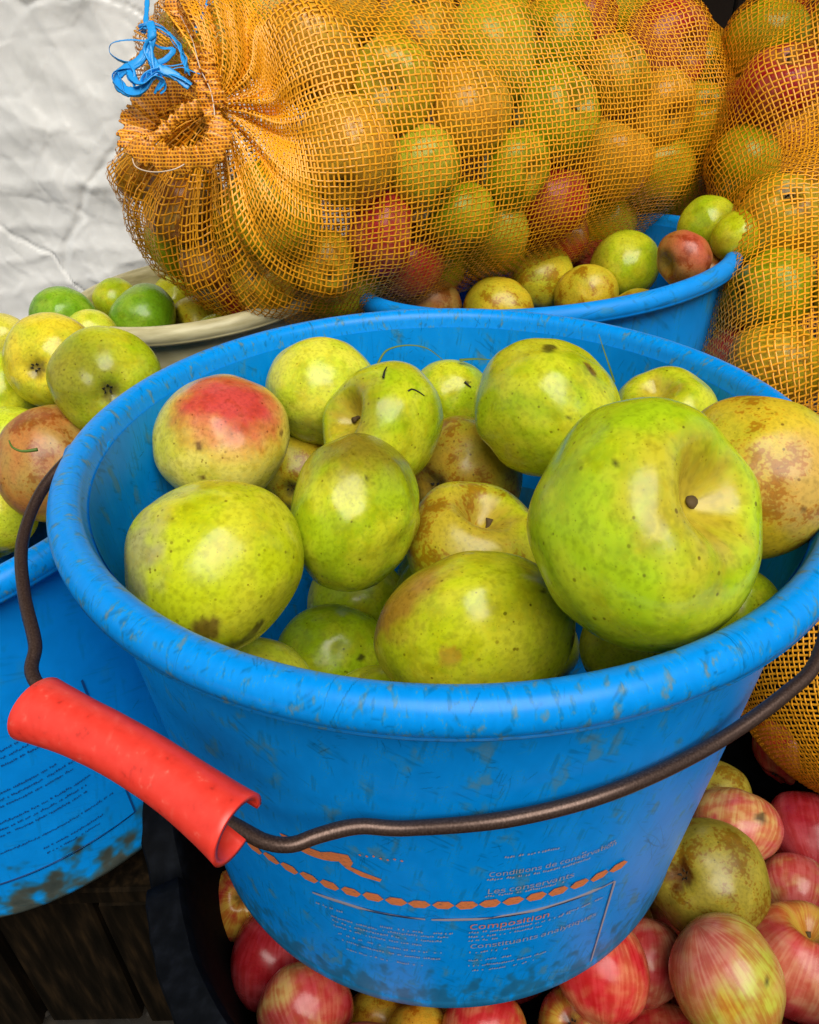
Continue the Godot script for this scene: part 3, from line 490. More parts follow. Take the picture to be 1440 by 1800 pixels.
func stroke(data: PackedByteArray, w: int, h: int, x: float, y: float, ang: float, bend: float, length: int, width: float, c: Vector3, k: float) -> void:
	for i in length:
		var e := k * minf(1.0, 4.0 * minf(float(i) / length, 1.0 - float(i) / length) + .2)
		dab(data, w, h, int(x), int(y), c, e)
		if width > 1:
			dab(data, w, h, int(x), int(y) + 1, c, e * (width - 1))
		if width > 2:
			dab(data, w, h, int(x), int(y) - 1, c, e * (width - 2))
		x += cos(ang)
		y += sin(ang)
		ang += bend

# Scuffed blue plastic; soil: how much earth sticks to it, floor_soil: a crust towards the base (v = 1)
func plastic_texture(w: int, h: int, base: Vector3, number: int, strokes: int, soil: float, floor_soil: float, smears := .24, finer := 1.0) -> ImageTexture:
	var data := PackedByteArray()
	data.resize(w * h * 3)
	noise.frequency *= finer
	noise2.frequency *= finer
	var na := noise.get_image(w, h, false, false, false)
	noise2.offset = Vector3(number * 91, 17, 0)
	var nb := noise2.get_image(w, h, false, false, false)
	noise2.offset = Vector3.ZERO
	noise.frequency /= finer
	noise2.frequency /= finer
	var ba := na.get_data()
	var bb := nb.get_data()
	var dust := Vector3(.46, .46, .46)
	var earth := Vector3(.30, .27, .21)
	for y in h:
		for x in w:
			var q := y * w + x
			var a := ba[q] / 255.0
			var b := bb[q] / 255.0
			var c := base * (.95 + .10 * b)
			var smear := noise2.get_noise_2d((x * .9 + y * .42) * .55 + number * 500, (y * .9 - x * .42) * 5.5)
			c = mix3(c, Vector3(.02, .22, .30), smoothstep(.10, .55, smear) * smoothstep(.50, .66, a) * smears)
			var smear2 := noise.get_noise_2d((x * .25 - y * .97) * .8 + number * 900, (y * .25 + x * .97) * 7.5)
			c = mix3(c, Vector3(.05, .26, .33), smoothstep(.05, .5, smear2) * smoothstep(.48, .66, b) * smears)
			c = mix3(c, dust, smoothstep(.56, .78, a) * smoothstep(.42, .60, b) * soil)
			var grain := noise.get_noise_2d(x * 23.0 + number * 77, y * 23.0)
			c = mix3(c, Vector3(.38, .52, .62), smoothstep(.12, .42, grain) * smoothstep(.50, .64, b) * soil * .8)
			if floor_soil > 0:
				var edge := .80 + .20 * (a - .5) + .3 * (b - .5)
				c = mix3(c, earth * (.7 + .6 * b), smoothstep(edge - .03, edge + .10, float(y) / h) * floor_soil)
			data[q * 3] = clampi(int(c.x * 255), 0, 255)
			data[q * 3 + 1] = clampi(int(c.y * 255), 0, 255)
			data[q * 3 + 2] = clampi(int(c.z * 255), 0, 255)
	rng.seed = number
	for i in strokes:
		var c3: Vector3 = [Vector3(.02, .16, .22), Vector3(.03, .11, .13), Vector3(.05, .20, .24), Vector3(.50, .58, .64)][0 if i % 9 < 4 else 1 if i % 9 < 6 else 2 if i % 9 < 8 else 3]
		var ang := rng.randfn(-0.45, .45) if i % 3 else rng.randfn(1.4, .5)
		var x0 := rng.randf() * w
		var y0 := rng.randf() * h
		var worn := ba[clampi(int(y0), 0, h - 1) * w + clampi(int(x0), 0, w - 1)] / 255.0
		if worn < .46 and i % 4:
			continue
		var n := 1 if i % 5 else rng.randi_range(3, 7)
		for m in n:
			stroke(data, w, h, x0 + rng.randfn(0, 9), y0 + rng.randfn(0, 9), ang + rng.randfn(0, .12), rng.randfn(0, .0025), rng.randi_range(3, 24 if i % 9 else 110), rng.randf_range(.4, 1.4), c3, rng.randf_range(.06, .34))
	return image_texture(data, w, h)

func noise_texture(w: int, frequency: float, ramp: Array, normal := 0.0, kind := FastNoiseLite.TYPE_SIMPLEX_SMOOTH, octaves := 4) -> ImageTexture:
	var f := FastNoiseLite.new()
	f.seed = int(frequency * 1000) + w
	f.noise_type = kind
	f.frequency = frequency
	f.fractal_octaves = octaves
	var im := f.get_seamless_image(w, w)
	if normal > 0:
		im.bump_map_to_normal_map(normal)
		return ImageTexture.create_from_image(im)
	var b := im.get_data()
	var data := PackedByteArray()
	data.resize(w * w * 3)
	for i in w * w:
		var t := b[i] / 255.0 * (ramp.size() - 1)
		var k := mini(int(t), ramp.size() - 2)
		var c := mix3(ramp[k], ramp[k + 1], t - k)
		data[i * 3] = int(c.x * 255)
		data[i * 3 + 1] = int(c.y * 255)
		data[i * 3 + 2] = int(c.z * 255)
	return image_texture(data, w, w)

func mat(called: String, color: Color, rough: float, tex: Texture2D = null) -> StandardMaterial3D:
	var m := StandardMaterial3D.new()
	m.resource_name = called
	m.albedo_color = color
	m.roughness = rough
	if tex:
		m.albedo_texture = tex
	M[called] = m
	return m

func materials() -> void:
	noise.seed = 11
	noise.frequency = 0.012
	noise.fractal_octaves = 4
	noise2.seed = 23
	noise2.frequency = 0.02
	noise2.fractal_octaves = 3
	var pores := noise_texture(512, .035, [], 2.0, FastNoiseLite.TYPE_SIMPLEX_SMOOTH, 4)
	var bloom := noise_texture(512, .012, [Vector3.ONE * .5, Vector3.ONE * .62, Vector3.ONE * .95])
	for kind in 3:
		for k in 2:
			var m := mat("skin_%d%d" % [kind, k], Color.WHITE, [.38, .50, .42][kind], skin_texture(kind, k))
			m.vertex_color_use_as_albedo = true
			m.metallic_specular = .42
			m.normal_enabled = true
			m.normal_texture = pores
			m.normal_scale = .10
			m.roughness_texture = bloom
	print("skins")
	mat("bucket", Color.WHITE, .36, plastic_texture(2048, 640, Vector3(.0, .52, .86), 5, 1100, .46, .40))
	mat("bucket_rim", Color.WHITE, .33, plastic_texture(2048, 128, Vector3(.0, .52, .86), 6, 200, .70, 0.0, .3, 3.0))
	mat("bucket_soiled", Color.WHITE, .45, plastic_texture(1024, 512, Vector3(.0, .52, .86), 7, 50, .12, .9, .12))
	mat("bucket_old", Color.WHITE, .5, plastic_texture(1024, 256, Vector3(.0, .52, .86), 8, 160, .4, 0.0))
	mat("pale_plastic", Color(.78, .75, .60), .5, noise_texture(256, .03, [Vector3(.72, .70, .62), Vector3(1, 1, 1)]))
	for k in ["bucket", "bucket_rim", "bucket_soiled", "bucket_old"]:
		M[k].metallic_specular = .32
	print("plastics")
	var n := mat("netting", Color(.96, .65, .10), .36)
	n.backlight = Color(.45, .28, .03)
	n.vertex_color_use_as_albedo = true
	var weave := PackedByteArray()
	for y in 64:
		for x in 64:
			var u := absf(fposmod(x / 8.0 + .25 * sin(y * .2), 1.0) - .5) * 2
			var v := absf(fposmod(y / 8.0, 1.0) - .5) * 2
			var c := Vector3(.42, .21, .02) if maxf(u, v) < .55 else Vector3(.90, .56, .08) if u > v else Vector3(.97, .68, .16)
			weave.append_array([int(c.x * 255), int(c.y * 255), int(c.z * 255)])
	var hm := mat("hem", Color.WHITE, .42, image_texture(weave, 64, 64))
	hm.uv1_triplanar = true
	hm.uv1_scale = Vector3.ONE * 55
	hm.normal_enabled = true
	hm.normal_texture = noise_texture(256, .05, [], 3.0)
	hm.normal_scale = .5
	hm.backlight = Color(.3, .18, .02)
	mat("thread", Color(.82, .74, .66), .3)
	mat("string", Color(.12, .58, .88), .35)
	var wt := mat("wire", Color.WHITE, .34, noise_texture(512, .16, [Vector3(.20, .145, .12), Vector3(.29, .22, .19), Vector3(.40, .33, .30)], 0.0, FastNoiseLite.TYPE_SIMPLEX_SMOOTH, 2))
	wt.metallic = .6
	wt.uv1_triplanar = true
	wt.uv1_scale = Vector3.ONE * 12
	var gr := mat("grip", Color.WHITE, .38, noise_texture(512, .025, [Vector3(.48, .10, .08), Vector3(.80, .19, .14), Vector3(.84, .21, .16), Vector3(.85, .22, .17), Vector3(.86, .25, .20), Vector3(.90, .50, .44)], 0.0, FastNoiseLite.TYPE_SIMPLEX_SMOOTH, 6))
	gr.uv1_triplanar = true
	gr.uv1_scale = Vector3.ONE * 14
	var po := mat("print_orange", Color.WHITE, .5, noise_texture(256, .05, [Vector3(.25, .30, .38), Vector3(.72, .42, .26), Vector3(.80, .45, .26), Vector3(.82, .46, .26), Vector3(.83, .50, .32)]))
	po.uv1_triplanar = true
	po.uv1_scale = Vector3(30, 60, 30)
	mat("print_pale", Color(.58, .55, .60), .5)
	mat("print_blue", Color(.02, .26, .50), .5)
	mat("wear", Color(.20, .42, .60), .6)
	var ws := mat("white_sack", Color.WHITE, .34, noise_texture(512, .008, [Vector3(.85, .85, .84), Vector3(.92, .92, .915), Vector3(.95, .95, .945)]))
	ws.uv1_triplanar = true
	ws.uv1_scale = Vector3.ONE * 2.2
	ws.normal_enabled = true
	ws.normal_texture = noise_texture(512, .022, [], 4.0, FastNoiseLite.TYPE_SIMPLEX_SMOOTH, 3)
	ws.normal_scale = .08
	var tb := mat("black_tub", Color.WHITE, .78, noise_texture(512, .03, [Vector3(.016, .02, .028), Vector3(.036, .043, .056), Vector3(.08, .09, .11)]))
	tb.metallic_specular = .15
	tb.uv1_triplanar = true
	tb.uv1_scale = Vector3.ONE * 6
	var wd := mat("old_wood", Color.WHITE, .85, noise_texture(512, .02, [Vector3(.02, .014, .006), Vector3(.07, .05, .026), Vector3(.17, .125, .07)], 0.0, FastNoiseLite.TYPE_SIMPLEX_SMOOTH, 6))
	wd.metallic_specular = .15
	wd.uv1_triplanar = true
	wd.uv1_scale = Vector3(9, 1.2, 9)
	var sl := mat("soil", Color.WHITE, .95, noise_texture(1024, .02, [Vector3(.04, .03, .02), Vector3(.09, .07, .045), Vector3(.19, .155, .10)], 0.0, FastNoiseLite.TYPE_SIMPLEX_SMOOTH, 6))
	sl.uv1_triplanar = true
	sl.uv1_scale = Vector3.ONE * 1.5
	mat("shed", Color(.15, .10, .055), .9)
	mat("stalk", Color(.30, .23, .10), .8)
	mat("eye", Color(.10, .08, .05), .9)
	mat("grass", Color(.30, .40, .10), .6)
	mat("speck", Color(.07, .06, .04), .7)
	print("materials")


# ---------- apples
func apple_mesh(r: float, axis: Vector3, spin: float, tall: float, pal: String, blush: Array, spots: Array, nu: int, nv: int, number: int, frame: Basis, ends := 3) -> ArrayMesh:
	var inv := frame.inverse()
	var c1 := v3(PAL[pal][0])
	var c2 := v3(PAL[pal][1])
	var bdir := inv * v3(blush[1]) if blush else Vector3.UP
	var bcol := v3(DYE[blush[0]]) if blush else Vector3.ZERO
	var local := []
	for s in spots:
		local.append([(inv * v3(s[0])).normalized(), s[1], v3(DYE[s[2]])])
	var off := Vector3(number * 3.17, number * 1.3, 0)
	var p := PackedVector3Array()
	var uv := PackedVector2Array()
	var col := PackedColorArray()
	var lean := Vector3(sin(number * 1.7) * .07, 0, cos(number * 2.3) * .07)
	var dip := (.42 + .10 * sin(number * 2.1)) * (1.0 if ends & 1 else .0)
	var eye_dip := .20 if ends & 2 else .0
	var rib := .016 + .016 * absf(sin(number * 1.1))
	var us := fposmod(number * .37, 1.0)
	for i in nv + 1:
		var t := PI * i / nv
		var s := sin(t)
		var y := tall * cos(t) - dip * exp(-pow(t / .32, 2)) + eye_dip * exp(-pow((PI - t) / .30, 2))
		var wide := s * (1.0 + .07 * cos(t)) * (1.0 - .10 * pow(maxf(0, -cos(t)), 2))
		for j in nu + 1:
			var a := TAU * (j % nu) / nu
			var d := Vector3(s * sin(a), cos(t), s * cos(a))
			var lump := 1.0 + .085 * noise2.get_noise_3dv((d + off) * 22) + .016 * noise.get_noise_3dv((d + off) * 70) + rib * cos(5 * a + number) * (.35 + .65 * pow(absf(cos(t)), 2)) * smoothstep(.0, .75, s) * (1.0 if ends else .5)
			var q := Vector3(wide * sin(a), y, wide * cos(a)) * lump + lean * cos(t)
			p.append(q * r)
			uv.append(Vector2(float(j) / nu + us, float(i) / nv))
			var n1 := noise.get_noise_3dv((d + off) * 80)
			var n2 := noise2.get_noise_3dv((d + off) * 160)
			var c := mix3(c1, c2, smoothstep(-.35, .4, n1 + n2 * .4))
			if blush:
				c = mix3(c, bcol, blush[2] * smoothstep(cos(blush[3] * 1.75), cos(blush[3] * .25), d.dot(bdir) + n1 * .12 + n2 * .12))
			# russet round the stalk, in rays
			var ray := noise2.get_noise_2d(a * 60 + number * 31, t * 25)
			c = mix3(c, Vector3(.42, .29, .03), (.72 if ends & 1 else .0) * smoothstep(.60, .15, t + ray * .30))
			c = mix3(c, Vector3(.10, .07, .02), (.8 if ends & 2 else .0) * smoothstep(.34, .10, PI - t + ray * .1))
			for e in local:
				var dd: float = acos(clampf(d.dot(e[0]), -1, 1)) + n2 * e[1] * .9
				c = mix3(c, e[2], .85 * smoothstep(e[1], e[1] * .55, dd))
			col.append(Color(c.x, c.y, c.z))
	return grid_mesh(p, nv + 1, nu + 1, true, false, uv, col)

func frame_of(axis: Vector3, spin: float) -> Basis:
	var y := axis.normalized()
	var x := y.cross(Vector3(.3, .2, .93)).normalized()
	return Basis(x, y, x.cross(y)) * Basis(Vector3.UP, spin)

func small_parts() -> void:
	var pts := []
	var rad := []
	for i in 7:
		var t := i / 6.0
		pts.append(Vector3(.10 * t * t, (.40 + .30 * t), .05 * sin(t * 3)))
		rad.append(.045 - .012 * sin(t * PI) + (.008 if i == 6 else 0.0))
	stem_mesh = tube(pts, rad, 10)
	var st := SurfaceTool.new()
	st.begin(Mesh.PRIMITIVE_TRIANGLES)
	var ball := SphereMesh.new()
	ball.radius = .055
	ball.height = .07
	ball.radial_segments = 8
	ball.rings = 4
	st.append_from(ball, 0, Transform3D(Basis(), Vector3(0, -.66, 0)))
	for k in 5:
		var a := TAU * k / 5 + .2 * sin(k * 2.0)
		var o := Vector3(sin(a), 0, cos(a))
		var leaf := tube([Vector3(0, -.66, 0) + o * .03, Vector3(0, -.72, 0) + o * .07, Vector3(0, -.77, 0) + o * .06, Vector3(0, -.80, 0) + o * .10], [.030, .035, .022, .004], 6, .4)
		st.append_from(leaf, 0, Transform3D())
	eye_mesh = st.commit()

func make_apples() -> void:
	small_parts()
	var number := 1
	for e in APPLES:
		number += 1
		var o := thing("apple", e[0], "apple", v3(e[2]), e[1])
		var fr := frame_of(v3(e[4]), number * .7)
		o.basis = fr
		var size: Array = [[40, 26], [56, 38], [104, 72]][e[11]]
		var m := apple_mesh(e[3], v3(e[4]), 0.0, e[5], e[7], e[8], e[10], size[0], size[1], number, fr, e[9])
		part("fruit", m, M["skin_%d%d" % [e[6], number % 2]], o)
		if e[9] & 1:
			var s := part("stalk", stem_mesh, M.stalk, o)
			s.scale = Vector3(e[3], e[3] * e[5] * .82, e[3])
		if e[9] & 2:
			var y := part("eye", eye_mesh, M.eye, o)
			y.scale = Vector3(e[3], e[3] * e[5] * 1.06, e[3])
	print("apples")
	var shared := {}
	for e in FILL:
		number += 1
		var pal: String = e[4]
		var variant := "%s%d" % [pal, number % 2]
		if not shared.has(variant):
			shared[variant] = apple_mesh(1.0, Vector3.UP, 0.0, .9, pal, [], [], 40, 26, number, Basis())
		var o := thing("apple", e[5], "apple", v3(e[1]), FILL_GROUPS[e[0]])
		o.basis = frame_of(v3(e[3]), number).scaled(Vector3.ONE * e[2] * 1.03)
		var skin := 2 if pal in ["redapple", "crimson", "pinkyellow", "yellowred"] else 1 if pal in ["gold", "rusty", "olive", "orange"] else 0
		part("fruit", shared[variant], M["skin_%d%d" % [skin, number % 2]], o)
		part("stalk", stem_mesh, M.stalk, o)
		part("eye", eye_mesh, M.eye, o)


# ---------- buckets
func wall_radius(y: float, rim := RIM_R) -> float:      # outside of the wall at height y above the base
	return rim - .0115 + .0865 * (y - DEEP + .01)

func bucket(at: Vector3, tilt: Basis, label: String, rim: float, body_mat: Material, rim_mat: Material, inside: Material, seg: int, called := "bucket", category := "bucket", deep := DEEP) -> Node3D:
	var o := thing(called, label, category, at)
	o.basis = tilt
	var top := deep - .009
	var rt := rim - .0115
	var rb := rt - .0865 * (top - .0)
	var outer := [[rt, top]]
	for i in range(1, 9):
		var y := lerpf(top, .012, i / 8.0)
		outer.append([lerpf(rt, rb + .001, i / 8.0), y])
	outer.append_array([[rb + .0012, .011], [rb + .0012, .006], [rb - .001, .0015], [rb - .004, 0], [rb - .012, .0005], [rb - .012, .004], [0, .005]])
	part("body", lathe(outer, seg, Vector2(2, 1.0 / (deep + .01))), body_mat, o)
	var inner := [[0, .009], [rb - .012, .009], [rb - .006, .013]]
	for i in range(1, 9):
		inner.append([lerpf(rb - .0035, rt - .0035, i / 8.0), lerpf(.02, deep - .006, i / 8.0)])
	part("inner_wall", lathe(inner, seg, Vector2(2, 1.0 / (deep + .01))), inside, o)
	var lip := [[rt - .0035, deep - .008], [rt - .0015, deep - .002]]
	for i in 11:
		var a := PI * .80 - i / 10.0 * PI * 1.05
		lip.append([rim - .0068 + .0072 * cos(a), deep - .0045 + .0078 * sin(a)])
	lip.append_array([[rim - .0005, deep - .0095], [rim - .0022, deep - .0118], [rim - .004, deep - .0112], [rim - .005, deep - .0085], [rt - .001, deep - .0085]])
	lip.reverse()
	part("rim", lathe(lip, seg, Vector2(2, 16)), rim_mat, o)
	return o

func cone_point(ang: float, y: float, lift: float) -> Vector3:
	var r := wall_radius(y) + lift
	return Vector3(sin(ang) * r, y, cos(ang) * r)

# Flat outlines (points in metres: x along the wall, y up) laid round the bucket's wall at angle, height
func wrap_fans(fans: Array, ang: float, y: float, lift: float) -> ArrayMesh:
	var st := SurfaceTool.new()
	st.begin(Mesh.PRIMITIVE_TRIANGLES)
	for f in fans:
		var tri := Geometry2D.triangulate_polygon(PackedVector2Array(f))
		for k in range(0, tri.size(), 3):
			var q := []
			for m in 3:
				q.append(f[tri[k + m]])
			if (q[1] - q[0]).cross(q[2] - q[0]) > 0:
				q.reverse()
			for v in q:
				var a: float = ang + v.x / wall_radius(y)
				st.set_normal(Vector3(sin(a), -.08, cos(a)).normalized())
				st.add_vertex(cone_point(a, y + v.y, lift))
	return st.commit()

func wrap_text(text: String, height: float, ang: float, y: float, lift: float, font: Font) -> ArrayMesh:
	var t := TextMesh.new()
	t.text = text
	t.font = font
	t.font_size = 32
	t.pixel_size = height / 23.0
	t.depth = 0.0
	t.horizontal_alignment = HORIZONTAL_ALIGNMENT_LEFT
	var a := t.surface_get_arrays(0)
	var v: PackedVector3Array = a[Mesh.ARRAY_VERTEX]
	var n := PackedVector3Array()
	for i in v.size():
		var b := ang + v[i].x / wall_radius(y)
		v[i] = cone_point(b, y + v[i].y, lift)
		n.append(Vector3(sin(b), -.08, cos(b)).normalized())
	return mesh_of(v, n, PackedVector2Array(), a[Mesh.ARRAY_INDEX])

func quad2(x0: float, y0: float, x1: float, y1: float) -> Array:
	var n := maxi(1, int(absf(x1 - x0) / .006))
	var out := []
	for i in n + 1:
		out.append(Vector2(lerpf(x0, x1, float(i) / n), y0))
	for i in n + 1:
		out.append(Vector2(lerpf(x1, x0, float(i) / n), y1))
	return out

# A worn line of small print too rubbed to read: broken strokes
func worn_line(width: float, h: float, keep: float) -> Array:
	var fans := []
	var x := 0.0
	while x < width:
		var w := rng.randf_range(.0004, .0010)
		if rng.randf() < keep:
			var b := rng.randf_range(-.15, .15) * h
			fans.append([Vector2(x, b), Vector2(x + w, b + h * .1), Vector2(x + w * .9, b + h * rng.randf_range(.4, .8)), Vector2(x + w * .1, b + h * rng.randf_range(.3, .7))])
		x += w + rng.randf_range(.0002, .0004)
		if rng.randf() < .13:
			x += .0012
	return fans

func front_print(o: Node3D) -> void:
	var font := SystemFont.new()
	font.font_names = PackedStringArray(["Droid Sans"])
	font.font_weight = 400
	var hy := DEEP - .1285
	rng.seed = 77
	for k in range(-10, 9):
		if k == 8:
			continue
		var hex := []
		var w := rng.randf_range(.0042, .0045)
		for c in [[-1, 0], [-.5, 1], [.5, 1], [1, 0], [.5, -1], [-.5, -1]]:
			hex.append(Vector2(c[0] * w + rng.randfn(0, .00012), c[1] * .0030 + rng.randfn(0, .00012)))
		part("printed_hexagon", wrap_fans([hex], deg_to_rad(.6 + k * 3.52), hy + rng.randfn(0, .0001), .0005), M.print_orange, o)
	var e := .5 * .0012
	part("printed_frame", wrap_fans([quad2(-.062, -.0012, -.0145, 0), quad2(-.012, -.0011, .066, .0), [Vector2(.0655, -.001), Vector2(.0667, -.001), Vector2(.0715, -.083), Vector2(.0705, -.083)]], 0.0, DEEP - .1405, .0005), M.print_pale, o)
	# what is left of the large lettering behind the handle
	var arc := []
	for i in 13:
		var a := deg_to_rad(185 + i * 14.5)
		arc.append(Vector2(cos(a) * .014, sin(a) * .0085))
	for i in 13:
		var a2 := deg_to_rad(185 + (12 - i) * 14.5)
		arc.append(Vector2(cos(a2) * .0095 - .0012, sin(a2) * .0032))
	part("printed_letter", wrap_fans([arc], deg_to_rad(-22.0), DEEP - .1005, .0005), M.print_orange, o)
	part("printed_letter", wrap_fans([[Vector2(0, 0), Vector2(.006, .001), Vector2(.0075, -.004), Vector2(.0062, -.0075), Vector2(.0110, -.0095), Vector2(.0180, -.0120), Vector2(.0172, -.0142), Vector2(.0100, -.0130), Vector2(.0042, -.0095), Vector2(.0012, -.0050)]], deg_to_rad(-18.6), DEEP - .1005, .0005), M.print_orange, o)
	var dots := []
	for i in 7:
		var c2 := Vector2(i * .0026, rng.randf_range(-.001, .001))
		dots.append([c2 + Vector2(-.0006, 0), c2 + Vector2(0, .0008), c2 + Vector2(.0006, .0001), c2 + Vector2(.0001, -.0007)])
	part("printed_letter", wrap_fans(dots, deg_to_rad(-14.5), DEEP - .0965, .0005), M.print_orange, o)
	var lines := [["Composition", .0042, 1.2, -.1475], ["Constituants analytiques", .0037, 1.5, -.1655], ["Conditions de conservation", .0030, 3.4, -.1055], ["Les conservants", .0035, 3.4, -.1185]]
	for l in lines:
		part("printed_words", wrap_text(l[0], l[1], deg_to_rad(l[2]), DEEP + l[3], .0005, font), M.print_orange if l[0] == "Composition" else M.print_pale, o)
	var rows := [[1.2, -.1530, .044, .9], [1.2, -.1570, .030, .8], [1.2, -.1605, .012, .8], [1.5, -.1720, .016, .5], [1.5, -.1800, .018, .6], [1.5, -.1855, .035, .9], [1.5, -.1905, .030, .5], [4.6, -.0945, .022, .6],
		[3.2, -.1100, .040, .8], [3.2, -.1225, .032, .9], [17, -.1040, .014, .6], [15.5, -.1520, .022, .5], [-21.5, -.1570, .050, .7], [-21.5, -.1610, .046, .6], [-21.5, -.1655, .040, .8], [-21, -.1720, .046, .5], [-20.5, -.1780, .044, .8], [-20, -.1860, .034, .6], [-24, -.1500, .012, .7], [-13, -.1535, .030, .6]]
	for r in rows:
		part("printed_small_line", wrap_fans(worn_line(r[2], .0022, sqrt(r[3])), deg_to_rad(r[0]), DEEP + r[1], .0005), M.print_pale, o)

func left_print(o: Node3D, face: float) -> void:
	rng.seed = 78
	part("printed_frame", wrap_fans([quad2(-.09, -.0011, .0, .0), [Vector2(-.0012, 0), Vector2(.0, 0), Vector2(.006, .115), Vector2(.0048, .115)]], face, .038, .0005), M.print_blue, o)
	for r in [[-.05, .010, .030], [-.05, .015, .034], [-.078, .026, .074], [-.075, .040, .060], [-.075, .045, .062], [-.075, .050, .066], [-.07, .062, .055], [-.07, .067, .06], [-.07, .072, .05], [-.06, .090, .05], [-.06, .095, .052], [-.055, .100, .04]]:
		part("printed_small_line", wrap_fans(worn_line(r[2], .0024, .97), face + r[0] / .14, .038 + r[1], .0005), M.print_blue, o)

func handle(o: Node3D) -> void:
	var at := o.position
	var pts := []
	for p in [Vector3(-0.1736, 0.4899, -0.0118), Vector3(-0.1836, 0.4816, 0.0134), Vector3(-0.1839, 0.4726, 0.0409), Vector3(-0.1754, 0.4644, 0.0660), Vector3(-0.1638, 0.4569, 0.0887), Vector3(-0.1572, 0.4513, 0.1059), Vector3(-0.1138, 0.4412, 0.1365), Vector3(-0.0757, 0.4348, 0.1562), Vector3(-0.0658, 0.4333, 0.1607), Vector3(-0.0574, 0.4330, 0.1615), Vector3(-0.0492, 0.4338, 0.1590), Vector3(-0.0362, 0.4346, 0.1566), Vector3(-0.0193, 0.4343, 0.1575), Vector3(0.0140, 0.4394, 0.1583), Vector3(0.0484, 0.4432, 0.1517), Vector3(0.0866, 0.4424, 0.1337), Vector3(0.1188, 0.4479, 0.1160), Vector3(0.1369, 0.4528, 0.1011), Vector3(0.1600, 0.4650, 0.0620), Vector3(0.1760, 0.4800, 0.0220), Vector3(0.1745, 0.4870, 0.0000)]:
		pts.append(p - at)
	var path := smooth_path(pts, .003)
	var rad := []
	for i in path.size():
		rad.append(.0026 + .0002 * noise.get_noise_1d(i * 3.0))
	var w := part("handle", tube(path, rad, 12), M.wire, o)
	for s in [-1.0, 1.0]:
		part("handle_lug", tube([Vector3(s * .156, DEEP - .016, -.006), Vector3(s * .170, DEEP - .0155, -.006), Vector3(s * .1775, DEEP - .0150, -.006)], [.012, .0115, .008], 14), M.bucket, o)
	# the grip: a tube of red plastic slit along one side, round the wire
	var a: Vector3 = Vector3(-0.1302, 0.4855, 0.1492) - at
	var b: Vector3 = Vector3(-0.0646, 0.4771, 0.1857) - at
	var ax := (b - a).normalized()
	var cam: Vector3 = Vector3(-0.0168, 0.6563, 0.3076) - at
	var toward := (cam - (a + b) / 2).normalized()
	toward = (toward - ax * toward.dot(ax)).normalized()
	var side := ax.cross(toward)
	var prof := []
	var gap := deg_to_rad(64)
	var away := deg_to_rad(205)
	for layer in 2:
		var n := 29
		for i in n:
			var t := float(i) / (n - 1)
			if layer == 1:
				t = 1.0 - t
			var g := away + gap / 2 + t * (TAU - gap)
			prof.append(Vector2(cos(g), sin(g)) * (1.0 if layer == 0 else .80))
		if layer == 0:
			prof.append(prof[-1] * .9)
	prof.append(prof[0] * .9)
	prof.append(prof[0])
	var rings := 34
	var p := PackedVector3Array()
	var uv := PackedVector2Array()
	for i in range(-1, rings + 2):
		var t := clampf(float(i) / rings, 0, 1)
		var r := .0088 * (1.0 + .16 * pow(absf(t * 2 - 1), 3) - .05 * sin(t * PI)) * (1.0 + .02 * noise.get_noise_1d(t * 300))
		var sag := toward * (.0012 * sin(t * PI)) - side * .0025 * sin(t * PI)
		for q in prof:
			var k := 1.0
			if i == -1 or i == rings + 1:
				q = q.normalized() * .9
			p.append(a + ax * (t * a.distance_to(b)) + sag + (toward * q.x + side * q.y) * r * k)
			uv.append(Vector2(t, 0))
	part("grip", grid_mesh(p, rings + 3, prof.size(), true, true, uv), M.grip, w)


